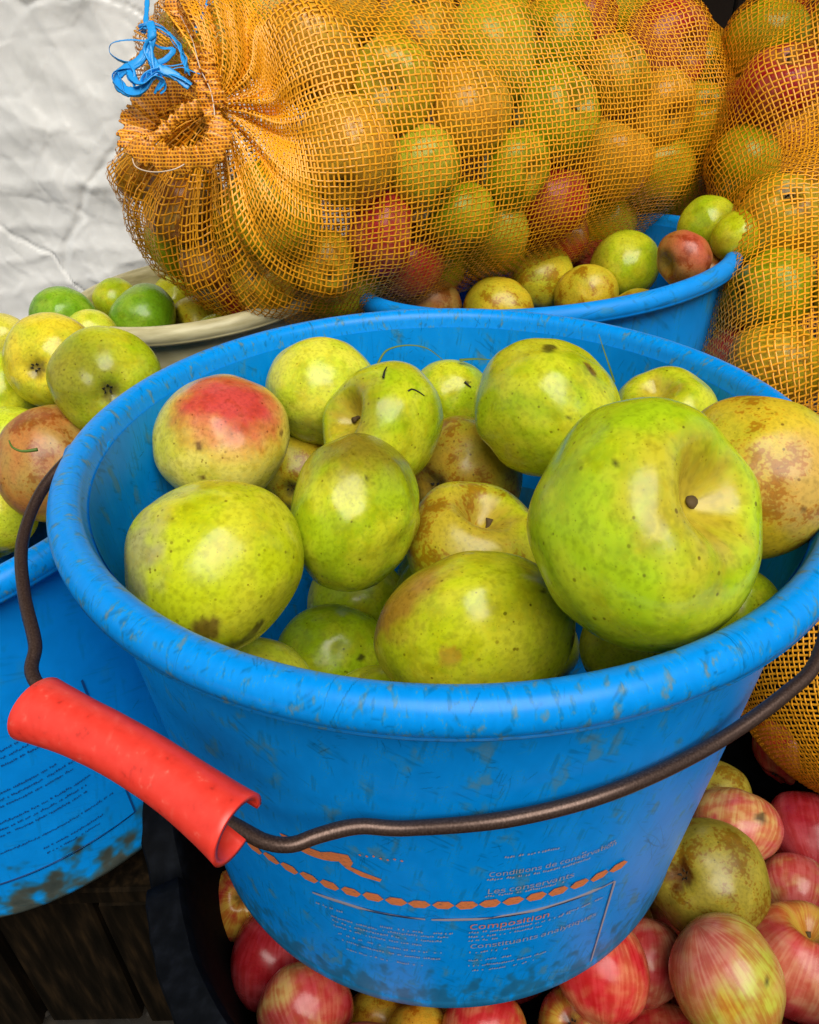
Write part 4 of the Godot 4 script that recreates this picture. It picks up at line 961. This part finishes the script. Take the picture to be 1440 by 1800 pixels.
# ---------- netted sacks
# Threads of a net drawn tight over the apples (x, y, z, radius). The bag is round from a to b; its mouth end faces -neck.
func net_sack(o: Node3D, a: Vector3, b: Vector3, neck: Vector3, mouth: float, ra: float, rb: float, apples: Array, around_n: int, pitch: float, folds: float, waist := -1.0) -> void:
	var axis := (b - a).normalized()
	var length := a.distance_to(b)
	var cap := int(ra * PI / 2 / pitch)
	var mid := int(length / pitch)
	var rows := cap + mid + cap
	var cols := around_n
	var org := PackedVector3Array()
	var dirs := PackedVector3Array()
	var r := PackedFloat32Array()
	var low := PackedFloat32Array()
	var x0 := axis.cross(Vector3(.1, 1, .2)).normalized()
	for i in rows:
		var phi := PI / 2
		var c := a
		var lim := ra
		var ax := axis
		if i < cap:
			phi = lerpf(.05, PI / 2, float(i) / cap)
			ax = neck.slerp(axis, smoothstep(0.0, 1.0, float(i) / cap))
		elif i < cap + mid:
			var t := float(i - cap) / mid
			c = a.lerp(b, t)
			lim = lerpf(ra, rb, t)
			if waist > 0:
				lim *= 1.0 - .15 * exp(-pow((t - waist) / .07, 2))
		else:
			c = b
			lim = rb
			phi = lerpf(PI / 2, PI - .05, float(i - cap - mid) / (cap - 1))
		var x := (x0 - ax * x0.dot(ax)).normalized()
		var y := ax.cross(x)
		for j in cols:
			var g := TAU * j / cols
			var d := (x * cos(g) + y * sin(g)) * sin(phi) - ax * cos(phi)
			org.append(c)
			dirs.append(d)
			var best := lim * .74
			for e in apples:
				var f := Vector3(e[0], e[1], e[2]) - c
				var h := f.dot(d)
				if h <= 0:
					continue
				var big: float = e[3] * 1.05 + .0012
				var det := h * h - f.length_squared() + big * big
				if det > 0:
					best = maxf(best, h + sqrt(det))
			if mouth > 0 and i < cap * .28:
				best = lerpf(mouth, best, smoothstep(.02, .28, float(i) / cap))
			low.append(best)
			r.append(best)
	for pass_ in 70:
		for i in range(1, rows - 1):
			for j in cols:
				var q := i * cols + j
				var m := .25 * (r[q - cols] + r[q + cols] + r[i * cols + posmod(j - 1, cols)] + r[i * cols + (j + 1) % cols])
				r[q] = maxf(low[q], m)
	var p := PackedVector3Array()
	p.resize(rows * cols)
	for i in rows:
		for j in cols:
			var q := i * cols + j
			var rr := r[q]
			if folds > 0 and i < cap * 1.2:
				var t := float(i) / cap
				rr += folds * smoothstep(0, .12, t) * smoothstep(1.2, .25, t) * (sin(j * TAU / cols * 19 + 1.3 * sin(j * .11)) + .6 * sin(j * TAU / cols * 31 + 2.0))
			rr += .0006 * noise.get_noise_2d(i * 40, j * 40)
			p[q] = org[q] + dirs[q] * rr
	# surface normals
	var nrm := PackedVector3Array()
	nrm.resize(rows * cols)
	for i in rows:
		for j in cols:
			var du := p[i * cols + (j + 1) % cols] - p[i * cols + posmod(j - 1, cols)]
			var dv := p[mini(i + 1, rows - 1) * cols + j] - p[maxi(i - 1, 0) * cols + j]
			var n := du.cross(dv).normalized()
			nrm[i * cols + j] = n if n.dot(dirs[i * cols + j]) > 0 else -n
	var v := PackedVector3Array()
	var vn := PackedVector3Array()
	var ix := PackedInt32Array()
	var vc := PackedColorArray()
	for way in 2:
		var lines := cols if way == 0 else rows
		var steps := rows if way == 0 else cols + 1
		for l in lines:
			var tone := .86 + .22 * absf(noise2.get_noise_2d(l * 37.0, way * 90.0 + 5)) + .05 * sin(l * 2.9)
			var first := v.size()
			var slide := noise2.get_noise_2d(l * 53.0, 300 + way * 100) * .55 + sin(l * 1.9) * .12
			for k in steps:
				var i := k if way == 0 else l
				var j := l if way == 0 else k % cols
				var q := i * cols + j
				var nx := (mini(i + 1, rows - 1) * cols + j) if way == 0 else (i * cols + (j + 1) % cols)
				var pv := (maxi(i - 1, 0) * cols + j) if way == 0 else (i * cols + posmod(j - 1, cols))
				var beside := (i * cols + (j + 1) % cols) if way == 0 else (mini(i + 1, rows - 1) * cols + j)
				var across := p[beside] - p[q]
				var gap := across.length()
				var tan := (p[nx] - p[pv]).normalized()
				var n := nrm[q]
				var sd := tan.cross(n).normalized()
				var wid := minf((.00060 if way == 0 else .00072), gap * .42)
				var wob := noise2.get_noise_2d(l * 71.0 + k * 9.0, way * 50.0) * .35
				var at := p[q] + across * (slide * .5 + wob * .5) + n * (.0005 * (1 if (i + j) % 2 == 0 else -1) * (1 if way == 0 else -1) + .0012)
				v.append(at - sd * wid)
				v.append(at + sd * wid)
				vn.append((n - sd * .7).normalized())
				vn.append((n + sd * .7).normalized())
				vc.append(Color(tone, tone, tone))
				vc.append(Color(tone, tone, tone))
				if k < steps - 1:
					var f := first + k * 2
					ix.append_array([f, f + 2, f + 1, f + 1, f + 2, f + 3])
	var net := part("netting", mesh_of(v, vn, PackedVector2Array(), ix, vc), M.netting, o)
	net.set_meta("kind", "stuff")

# A crumpled band of folded net along a path
func hem_band(pts: Array, half: float, facing: Vector3, number: int, frill: float) -> ArrayMesh:
	var path := smooth_path(pts, .0012)
	var p := PackedVector3Array()
	var rows := path.size()
	var n := 19
	for i in rows:
		var t: Vector3 = (path[mini(i + 2, rows - 1)] - path[maxi(i - 2, 0)]).normalized()
		var f := (facing - t * facing.dot(t)).normalized()
		var s := t.cross(f)
		var end := minf(1.0, minf(i, rows - 1 - i) * .12 + .3)
		var wave := noise2.get_noise_2d(i * 9.0, number * 70.0)
		var wide := half * end * (1.0 + .55 * noise.get_noise_2d(i * 11.0, number * 40.0))
		for j in n:
			var g := TAU * (j % (n - 1)) / (n - 1)
			var across := cos(g)
			var pleat := frill * sin(i * .62 + 2.2 * wave + across * .8 + number) * (.45 + .55 * absf(across))
			p.append(path[i] + s * (across * wide + .003 * wave) + f * (sin(g) * .0016 * end + pleat * end + .002 * wave))
	return grid_mesh(p, rows, n, true, true)

func lying_sack() -> void:
	var o := thing("netted_sack", "orange netted sack of apples lying on its side, tied with blue string", "sack", Vector3(-0.1157, 0.5583, -0.3805) - Vector3(0, .14, 0), "netted sacks of apples")
	var base := o.position
	var apples := []
	for e in APPLES:
		if e[1] == "apples showing through the lying netted sack":
			apples.append([e[2][0] - base.x, e[2][1] - base.y, e[2][2] - base.z, e[3]])
	for e in FILL:
		if e[0] == "s":
			apples.append([e[1][0] - base.x, e[1][1] - base.y, e[1][2] - base.z, e[2]])
	var a: Vector3 = Vector3(-0.1157, 0.5583, -0.3805) - base
	var n: Vector3 = Vector3(-0.1472, 0.6087, -0.2821) - base
	net_sack(o, a, Vector3(0.2145, 0.5612, -0.5854) - base, (a - n).normalized(), a.distance_to(n), .134, .128, apples, 190, .0047, .0035)
	var cam: Vector3 = Vector3(-0.0168, 0.6563, 0.3076) - base
	var facing := (cam - n).normalized()
	var bands := [
		[[Vector3(-0.1758, 0.6830, -0.3401), Vector3(-0.1682, 0.6643, -0.3208), Vector3(-0.1564, 0.6460, -0.3017), Vector3(-0.1503, 0.6282, -0.2829), Vector3(-0.1449, 0.6124, -0.2666), Vector3(-0.1401, 0.5993, -0.2593), Vector3(-0.1402, 0.5872, -0.2537)], .0062, .0024],
		[[Vector3(-0.1641, 0.6825, -0.3326), Vector3(-0.1579, 0.6624, -0.3124), Vector3(-0.1476, 0.6427, -0.2924), Vector3(-0.1429, 0.6268, -0.2760), Vector3(-0.1363, 0.6110, -0.2609)], .0050, .0030],
		[[Vector3(-0.1362, 0.6063, -0.2567), Vector3(-0.1374, 0.5940, -0.2451), Vector3(-0.1456, 0.5858, -0.2385), Vector3(-0.1607, 0.5836, -0.2371), Vector3(-0.1771, 0.5849, -0.2403), Vector3(-0.1916, 0.5889, -0.2489), Vector3(-0.1992, 0.5930, -0.2623)], .0078, .0014],
		[[Vector3(-0.1986, 0.5878, -0.2589), Vector3(-0.2009, 0.5995, -0.2809), Vector3(-0.1961, 0.6092, -0.2968), Vector3(-0.1836, 0.6149, -0.3029), Vector3(-0.1657, 0.6171, -0.2971), Vector3(-0.1481, 0.6160, -0.2773)], .0105, .0014],
		[[Vector3(-0.1947, 0.5890, -0.2597), Vector3(-0.1816, 0.5958, -0.2653), Vector3(-0.1683, 0.6055, -0.2693), Vector3(-0.1557, 0.6107, -0.2691), Vector3(-0.1446, 0.6128, -0.2657)], .0040, .0010],
	]
	var hem: MeshInstance3D
	var k := 0
	for e in bands:
		var l2 := []
		for q in e[0]:
			l2.append(q - base)
		k += 1
		hem = part("hem", hem_band(l2, e[1], facing, k, e[2]), M.hem, o)
	for line in [[Vector3(-0.1651, 0.6632, -0.3105), Vector3(-0.1564, 0.6494, -0.2955), Vector3(-0.1504, 0.6333, -0.2803), Vector3(-0.1419, 0.6191, -0.2650), Vector3(-0.1402, 0.5985, -0.2516), Vector3(-0.1447, 0.5842, -0.2399)], [Vector3(-0.2002, 0.5868, -0.2583), Vector3(-0.1945, 0.5796, -0.2416), Vector3(-0.1816, 0.5769, -0.2339), Vector3(-0.1673, 0.5781, -0.2335), Vector3(-0.1581, 0.5818, -0.2371)]]:
		var l := []
		for q in line:
			l.append(q - base)
		part("hem_thread", tube(smooth_path(l, .003), [.0004], 6), M.thread, hem)

func tie_string() -> void:
	var o := thing("tie_string", "bright blue plastic string knotted in loops at the sack mouth", "string", Vector3(-0.1789, 0.6299, -0.2959))
	var base := o.position
	var paths := [
		[[Vector3(-0.1916, 0.6868, -0.3450), Vector3(-0.1915, 0.6732, -0.3301), Vector3(-0.1897, 0.6598, -0.3095), Vector3(-0.1891, 0.6540, -0.2973)], .0016],
		[[Vector3(-0.1913, 0.6560, -0.2986), Vector3(-0.1834, 0.6597, -0.2951), Vector3(-0.1804, 0.6514, -0.2860), Vector3(-0.1839, 0.6431, -0.2842), Vector3(-0.1785, 0.6347, -0.2776), Vector3(-0.1697, 0.6313, -0.2765), Vector3(-0.1576, 0.6232, -0.2737)], .0030],
		[[Vector3(-0.1862, 0.6494, -0.2920), Vector3(-0.1996, 0.6503, -0.2949), Vector3(-0.2120, 0.6485, -0.2985), Vector3(-0.2144, 0.6433, -0.2975), Vector3(-0.2072, 0.6387, -0.2921), Vector3(-0.1976, 0.6373, -0.2877), Vector3(-0.1869, 0.6405, -0.2849)], .0013],
		[[Vector3(-0.1832, 0.6584, -0.2990), Vector3(-0.1758, 0.6556, -0.3008), Vector3(-0.1684, 0.6489, -0.3000), Vector3(-0.1642, 0.6403, -0.2956), Vector3(-0.1608, 0.6306, -0.2868)], .0022],
		[[Vector3(-0.1845, 0.6456, -0.2883), Vector3(-0.1909, 0.6381, -0.2810), Vector3(-0.2032, 0.6325, -0.2797), Vector3(-0.2072, 0.6273, -0.2787), Vector3(-0.2001, 0.6216, -0.2714), Vector3(-0.1903, 0.6222, -0.2694), Vector3(-0.1837, 0.6279, -0.2719), Vector3(-0.1782, 0.6335, -0.2756)], .0034],
		[[Vector3(-0.1880, 0.6501, -0.2960), Vector3(-0.1783, 0.6453, -0.2964), Vector3(-0.1701, 0.6444, -0.2970), Vector3(-0.1747, 0.6388, -0.2898), Vector3(-0.1800, 0.6364, -0.2847), Vector3(-0.1721, 0.6348, -0.2884), Vector3(-0.1641, 0.6358, -0.2914)], .0018],
		[[Vector3(-0.1982, 0.6349, -0.2825), Vector3(-0.1935, 0.6281, -0.2721), Vector3(-0.1868, 0.6261, -0.2684), Vector3(-0.1803, 0.6298, -0.2720), Vector3(-0.1748, 0.6268, -0.2748), Vector3(-0.1801, 0.6217, -0.2739)], .0030],
		[[Vector3(-0.1415, 0.6817, -0.3238), Vector3(-0.1452, 0.6706, -0.3105), Vector3(-0.1496, 0.6603, -0.2978), Vector3(-0.1527, 0.6539, -0.2913)], .0015],
		[[Vector3(-0.1745, 0.6319, -0.2805), Vector3(-0.1642, 0.6341, -0.2844), Vector3(-0.1558, 0.6314, -0.2826), Vector3(-0.1510, 0.6300, -0.2805)], .0005],
	]
	var k := 0
	for q in paths:
		var l := []
		for p in q[0]:
			l.append(p - base)
		var path := smooth_path(l, .0018)
		var rad := []
		for i in path.size():
			rad.append(q[1] * (1.0 + .35 * noise.get_noise_2d(i * 30.0, k * 55.0)))
		k += 1
		part("strand", tube(path, rad, 8, .22), M.string, o)
		if q[1] > .002:
			for side in 2:
				var split := []
				for i in path.size():
					split.append(path[i] + Vector3(sin(i * .3 + side * 3), cos(i * .23 + side), .4) * q[1] * .8)
				part("strand", tube(split, [q[1] * .35], 6, .3), M.string, o)

func standing_sack() -> void:
	var a: Vector3 = Vector3(0.3078, 0.2659, -0.0706)
	var o := thing("netted_sack", "orange netted sack of apples leaning at the right behind the front bucket", "sack", a - Vector3(0, .125, 0), "netted sacks of apples")
	var base := o.position
	var apples := []
	for e in FILL:
		if e[0] == "r":
			apples.append([e[1][0] - base.x, e[1][1] - base.y, e[1][2] - base.z, e[2]])
	var b: Vector3 = Vector3(0.4276, 0.6426, -0.5668)
	net_sack(o, a - base, b - base, (b - a).normalized(), 0.0, .125, .120, apples, 170, .0046, 0.0, .68)
	# another one behind it, only a corner of which shows
	var o2 := thing("netted_sack", "dark reddish netted sack in the gap between the other two, at the top", "sack", Vector3(.56, .0, -1.0), "netted sacks of apples")
	var own := []
	rng.seed = 4
	for i in 7:
		var g := -.9 + (i % 3) * .75
		own.append([sin(g) * .085 + .01 * i, .46 + i * .045, cos(g) * .082, .036])
	net_sack(o2, Vector3(0, .12, 0), Vector3(.06, .70, 0), Vector3(.10, .99, 0).normalized(), 0.0, .125, .12, own, 110, .0075, 0.0)
	var rank := ["lowest", "second lowest", "third lowest", "middle", "third highest", "second highest", "highest"]
	for k in own.size():
		var e: Array = own[k]
		var p := thing("apple", "red apple inside the shaded netted sack at the top, %s of its seven" % rank[k], "apple", o2.position + Vector3(e[0], e[1], e[2]), "apples filling the shaded netted sack")
		p.basis = frame_of(Vector3(e[0], .3, e[2]), e[1] * 30).scaled(Vector3.ONE * e[3])
		part("fruit", get_meta("red_apple"), M.skin_20, p)


# ---------- the rest
func white_sack() -> void:
	var o := thing("plastic_sack", "crumpled white plastic sack standing behind the buckets at the left", "sack", Vector3(-.50, 0, -.80))
	var f := FastNoiseLite.new()
	f.seed = 5
	f.noise_type = FastNoiseLite.TYPE_SIMPLEX_SMOOTH
	f.fractal_type = FastNoiseLite.FRACTAL_RIDGED
	f.fractal_octaves = 3
	f.frequency = 1.0
	var cell := FastNoiseLite.new()
	cell.seed = 8
	cell.noise_type = FastNoiseLite.TYPE_CELLULAR
	cell.cellular_return_type = FastNoiseLite.RETURN_DISTANCE2_SUB
	cell.fractal_type = FastNoiseLite.FRACTAL_NONE
	cell.frequency = 1.0
	var half := Vector3(.44, .62, .17)
	for side in [1.0, -1.0]:
		var n := 420 if side > 0 else 60
		var p := PackedVector3Array()
		for i in n:
			for j in n:
				var u := j / (n - 1.0) * 2 - 1
				var v := 1 - i / (n - 1.0) * 2
				var full := pow(maxf(0, (1 - pow(absf(u), 5)) * (1 - pow(absf(v), 6))), .5)
				var q := Vector3(u * half.x * (1 - .05 * v * v), v * half.y, full * half.z)
				var bend := noise.get_noise_2d(q.x * 300, q.y * 300) * .12
				var w := f.get_noise_2d(q.x * 1.6 + q.y * .8, q.y * 3.4) * .011 + f.get_noise_2d(q.x * 4 + 9 + q.y, q.y * 1.2) * .006 + f.get_noise_2d(q.x * 5 + q.y * 4, q.y * 6) * .0012
				w -= .0022 * smoothstep(.07, .0, cell.get_noise_2d(q.x * 4 + bend * 5, q.y * 5 + bend * 4) + 1.0) + .0006 * smoothstep(.25, .0, cell.get_noise_2d(q.x * 14 + bend * 15 + 7, q.y * 22) + 1.0)
				w += f.get_noise_2d(q.x * 26 - q.y * 13, q.y * 20) * .0004 + .0002 * noise2.get_noise_2d(q.x * 4200, q.y * 4200)
				q.z = (q.z + w * smoothstep(0.0, .35, full)) * side
				q.y += half.y + .006 * full * f.get_noise_2d(q.x * 9, q.y * 9)
				p.append(q)
		part("front_panel" if side > 0 else "back_panel", grid_mesh(p, n, n, false, side < 0), M.white_sack, o)

func black_tub() -> void:
	var o := thing("tub", "black rubber tub with a torn rim under the front bucket, full of red apples", "tub", Vector3(.06, 0, 0))
	var seg := 160
	var prof := [[.238, .272], [.2385, .276], [.2385, .276], [.2375, .2785], [.2375, .2785], [.221, .281], [.221, .281], [.218, .276], [.215, .25], [.21, .20], [.2, .10], [.19, .02], [0, .018], [0, .0], [.192, .0], [.205, .10], [.215, .20], [.219, .262], [.234, .264], [.236, .272]]
	prof.reverse()
	var p := PackedVector3Array()
	for i in prof.size():
		for j in seg + 1:
			var g := TAU * (j % seg) / seg
			var rad: float = prof[i][0]
			var y: float = prof[i][1]
			var rimness := smoothstep(.2, .27, y)
			y += rimness * (.006 * noise.get_noise_2d(sin(g) * 160, cos(g) * 160) - .022 * exp(-pow((g - 5.02) / .035, 2)))
			rad += rimness * (.006 * noise.get_noise_2d(sin(g) * 120 + 50, cos(g) * 120) + (.0012 * noise2.get_noise_2d(sin(g) * 900, cos(g) * 900) if rad > .23 else 0.0))
			p.append(Vector3(rad * sin(g), y, rad * cos(g)))
	part("shell", grid_mesh(p, prof.size(), seg + 1, true), M.black_tub, o)

func crate() -> void:
	var o := thing("wooden_crate", "dark weathered plank crate carrying the left bucket", "crate", Vector3(-.35, 0, -.115))
	for k in 5:
		var b := part("plank", box_mesh(Vector3(.075 - .004 * (k % 2), .168, .014), .002), M.old_wood, o)
		b.position = Vector3(-.16 + k * .079, 0.085, .135 + .002 * (k % 3))
		b.rotation.z = .012 * sin(k * 2.0)
	for k in 4:
		var b2 := part("plank", box_mesh(Vector3(.40, .016, .066), .002), M.old_wood, o)
		b2.position = Vector3(0, .176, -.105 + k * .072)
		b2.rotation.y = .01 * sin(k * 3.0)
	for s in [-1.0, 1.0]:
		for k in 2:
			var b3 := part("plank", box_mesh(Vector3(.014, .078, .25), .002), M.old_wood, o)
			b3.position = Vector3(s * .188, .043 + .086 * k, .0)
	for k in 5:
		var b4 := part("plank", box_mesh(Vector3(.075, .168, .014), .002), M.old_wood, o)
		b4.position = Vector3(-.16 + k * .079, .085, -.135)

func ground() -> void:
	var n := 121
	var p := PackedVector3Array()
	for i in n:
		for j in n:
			var u := (j / (n - 1.0) * 2 - 1)
			var v := (i / (n - 1.0) * 2 - 1)
			var x := .55 * u + 39 * pow(u, 7)
			var z := .55 * v + 39 * pow(v, 7)
			var near := 1.0 / (1.0 + (x * x + z * z) * .5)
			p.append(Vector3(x, -.012 + .010 * near * (noise.get_noise_2d(x * 900, z * 900) + noise2.get_noise_2d(x * 2600, z * 2600) * .7), z))
	structure("ground", grid_mesh(p, n, n, false), M.soil)
	# crumbs of earth and bits of straw lying on it
	var st := SurfaceTool.new()
	st.begin(Mesh.PRIMITIVE_TRIANGLES)
	var ball := SphereMesh.new()
	ball.radial_segments = 6
	ball.rings = 3
	rng.seed = 12
	for i in 420:
		var at := Vector3(rng.randf_range(-.42, -.08), .0, rng.randf_range(-.1, .3))
		var s := rng.randf_range(.003, .013)
		var bs := Basis(Vector3(rng.randf(), rng.randf(), rng.randf()).normalized(), rng.randf() * TAU)
		if i % 4 == 0:
			bs = bs.scaled(Vector3(.0012, .0012, .022))
			bs = Basis(Vector3.UP, rng.randf() * TAU) * Basis.from_scale(Vector3(.0016, .0016, rng.randf_range(.015, .04)))
		else:
			bs = bs * Basis.from_scale(Vector3(s, s * .7, s * 1.2))
		st.append_from(ball, 0, Transform3D(bs, at))
	var o := part("ground_litter", st.commit(), M.soil, self)
	o.set_meta("kind", "stuff")
	tag(o, "crumbs of earth and straw on the dark ground at lower left", "litter")

func shed() -> void:
	var o := thing("timber_shed", "dark timber lean-to over and behind the sacks", "shed", Vector3(0, 0, -1.35))
	for k in 16:
		var b := part("wall_board", box_mesh(Vector3(.196, 1.9, .025), .003), M.shed, o)
		b.position = Vector3(-1.5 + k * .2, .95, 0)
	for k in 16:
		var r := part("roof_board", box_mesh(Vector3(.196, .025, 1.46), .003), M.shed, o)
		r.position = Vector3(-1.5 + k * .2, 1.90, .68)
		r.rotation.x = -.10

func small_things() -> void:
	var g := [
		["grass_blade", "upright green grass blade behind the big creased apple", [Vector3(0.0940, 0.4935, -0.0637), Vector3(0.0901, 0.5032, -0.0653), Vector3(0.0873, 0.5108, -0.0703), Vector3(0.0859, 0.5157, -0.0758)], .0011],
		["grass_blade", "thin arched grass blade on the far inside wall of the front bucket", [Vector3(-0.0342, 0.4806, -0.1293), Vector3(-0.0284, 0.4868, -0.1358), Vector3(-0.0161, 0.4885, -0.1393), Vector3(-0.0037, 0.4867, -0.1381), Vector3(0.0058, 0.4821, -0.1303)], .0008],
		["grass_blade", "short flat grass blade behind the small green apple", [Vector3(0.0158, 0.4843, -0.1234), Vector3(0.0252, 0.4843, -0.1246), Vector3(0.0343, 0.4845, -0.1224)], .0012],
		["dry_speck", "upright curled black speck on the creased green apple", [Vector3(-0.0281, 0.5094, -0.0402), Vector3(-0.0276, 0.5107, -0.0446), Vector3(-0.0264, 0.5113, -0.0492)], .0007],
		["dry_speck", "looped black speck lying on the creased green apple", [Vector3(-0.0161, 0.5039, -0.0349), Vector3(-0.0143, 0.5042, -0.0370), Vector3(-0.0111, 0.5026, -0.0376), Vector3(-0.0079, 0.5001, -0.0379)], .0006],
		["dry_speck", "tiny black curl on the small green apple at the far wall", [Vector3(0.0182, 0.4750, -0.1122), Vector3(0.0200, 0.4734, -0.1113), Vector3(0.0221, 0.4719, -0.1112)], .0007],
		["dry_stalk", "bent dry stalk lying on the rusty brown apple", [Vector3(-0.2019, 0.4814, -0.0260), Vector3(-0.2088, 0.4813, -0.0248), Vector3(-0.2138, 0.4831, -0.0259), Vector3(-0.2165, 0.4851, -0.0296)], .0010],
	]
	for e in g:
		var o := thing(e[0], e[1], "grass" if e[0] == "grass_blade" else "stalk" if e[0] == "dry_stalk" else "speck", e[2][0])
		var l := []
		for p in e[2]:
			l.append(p - o.position)
		var path := smooth_path(l, .002)
		var rad := []
		for i in path.size():
			rad.append(e[3] * (1.0 - .75 * i / path.size()))
		part("blade" if e[0] == "grass_blade" else "fibre", tube(path, rad, 6, .35 if e[0] == "grass_blade" else 1.0), M.speck if e[0] == "dry_speck" else M.grass, o)


func _ready() -> void:
	# camera, sky, sun, exposure
	var cam := Camera3D.new()
	cam.name = "camera"
	cam.transform = Transform3D(Basis(Vector3(0.9997, -0.0203, 0.0132), Vector3(0.0242, 0.8374, -0.5460), Vector3(-0.0000, 0.5462, 0.8377)), Vector3(-0.0168, 0.6563, 0.3076))
	cam.fov = 68.602
	cam.near = .01
	cam.far = 120
	add_child(cam)
	var sky_mat := ProceduralSkyMaterial.new()
	sky_mat.sky_top_color = Color(.84, .87, .90)
	sky_mat.sky_horizon_color = Color(.90, .91, .92)
	sky_mat.ground_bottom_color = Color(.16, .15, .13)
	sky_mat.ground_horizon_color = Color(.30, .29, .27)
	sky_mat.sun_angle_max = 0
	var sky := Sky.new()
	sky.sky_material = sky_mat
	var env := Environment.new()
	env.background_mode = Environment.BG_SKY
	env.sky = sky
	env.background_energy_multiplier = .20
	env.tonemap_mode = Environment.TONE_MAPPER_LINEAR
	env.tonemap_exposure = 2.95
	env.sdfgi_enabled = true
	env.ssao_enabled = true
	env.ssil_enabled = true
	var we := WorldEnvironment.new()
	we.name = "world"
	we.environment = env
	add_child(we)
	var sun := DirectionalLight3D.new()
	sun.name = "sun"
	sun.light_energy = .5
	sun.light_color = Color(1, .98, .94)
	sun.light_angular_distance = 48
	sun.shadow_enabled = true
	sun.rotation_degrees = Vector3(-56, 15, 0)
	add_child(sun)

	materials()
	ground()
	shed()
	white_sack()
	crate()
	black_tub()
	var front := bucket(Vector3(0, .5 - DEEP, 0), Basis(), "scuffed blue plastic bucket heaped with green apples, its red handle grip hanging in front", RIM_R, M.bucket, M.bucket_rim, M.bucket, 160)
	front_print(front)
	handle(front)
	var tilt := Basis(Vector3(0, 0, 1), .12)
	var lb := Vector3(-.318, .437, -.080)
	var left := bucket(lb - tilt * Vector3(0, DEEP, 0), tilt, "blue plastic bucket of apples at the left picture edge, earth stuck round its base", RIM_R, M.bucket_soiled, M.bucket_rim, M.bucket, 128)
	left_print(left, deg_to_rad(47))
	var lean := Basis(Vector3(1, 0, 0), -.03) * Basis(Vector3(0, 0, 1), .10)
	bucket(Vector3(.105, .475, -.395) - lean * Vector3(0, DEEP, 0), lean, "shaded blue bucket of apples behind the front bucket, under the netted sack", .175, M.bucket_old, M.bucket_old, M.bucket_old, 112)
	var slant := Basis(Vector3(0, 0, 1), .08)
	bucket(Vector3(-.20, .46, -.375) - slant * Vector3(0, .19, 0), slant, "pale cream plastic tub of apples between the left bucket and the lying sack", .12, M.pale_plastic, M.pale_plastic, M.pale_plastic, 96, "pale_tub", "tub", .19)
	print("buckets")
	make_apples()
	set_meta("red_apple", apple_mesh(1.0, Vector3.UP, 0.0, .9, "redapple", [], [], 28, 18, 5, Basis()))
	lying_sack()
	tie_string()
	standing_sack()
	print("sacks")
	small_things()
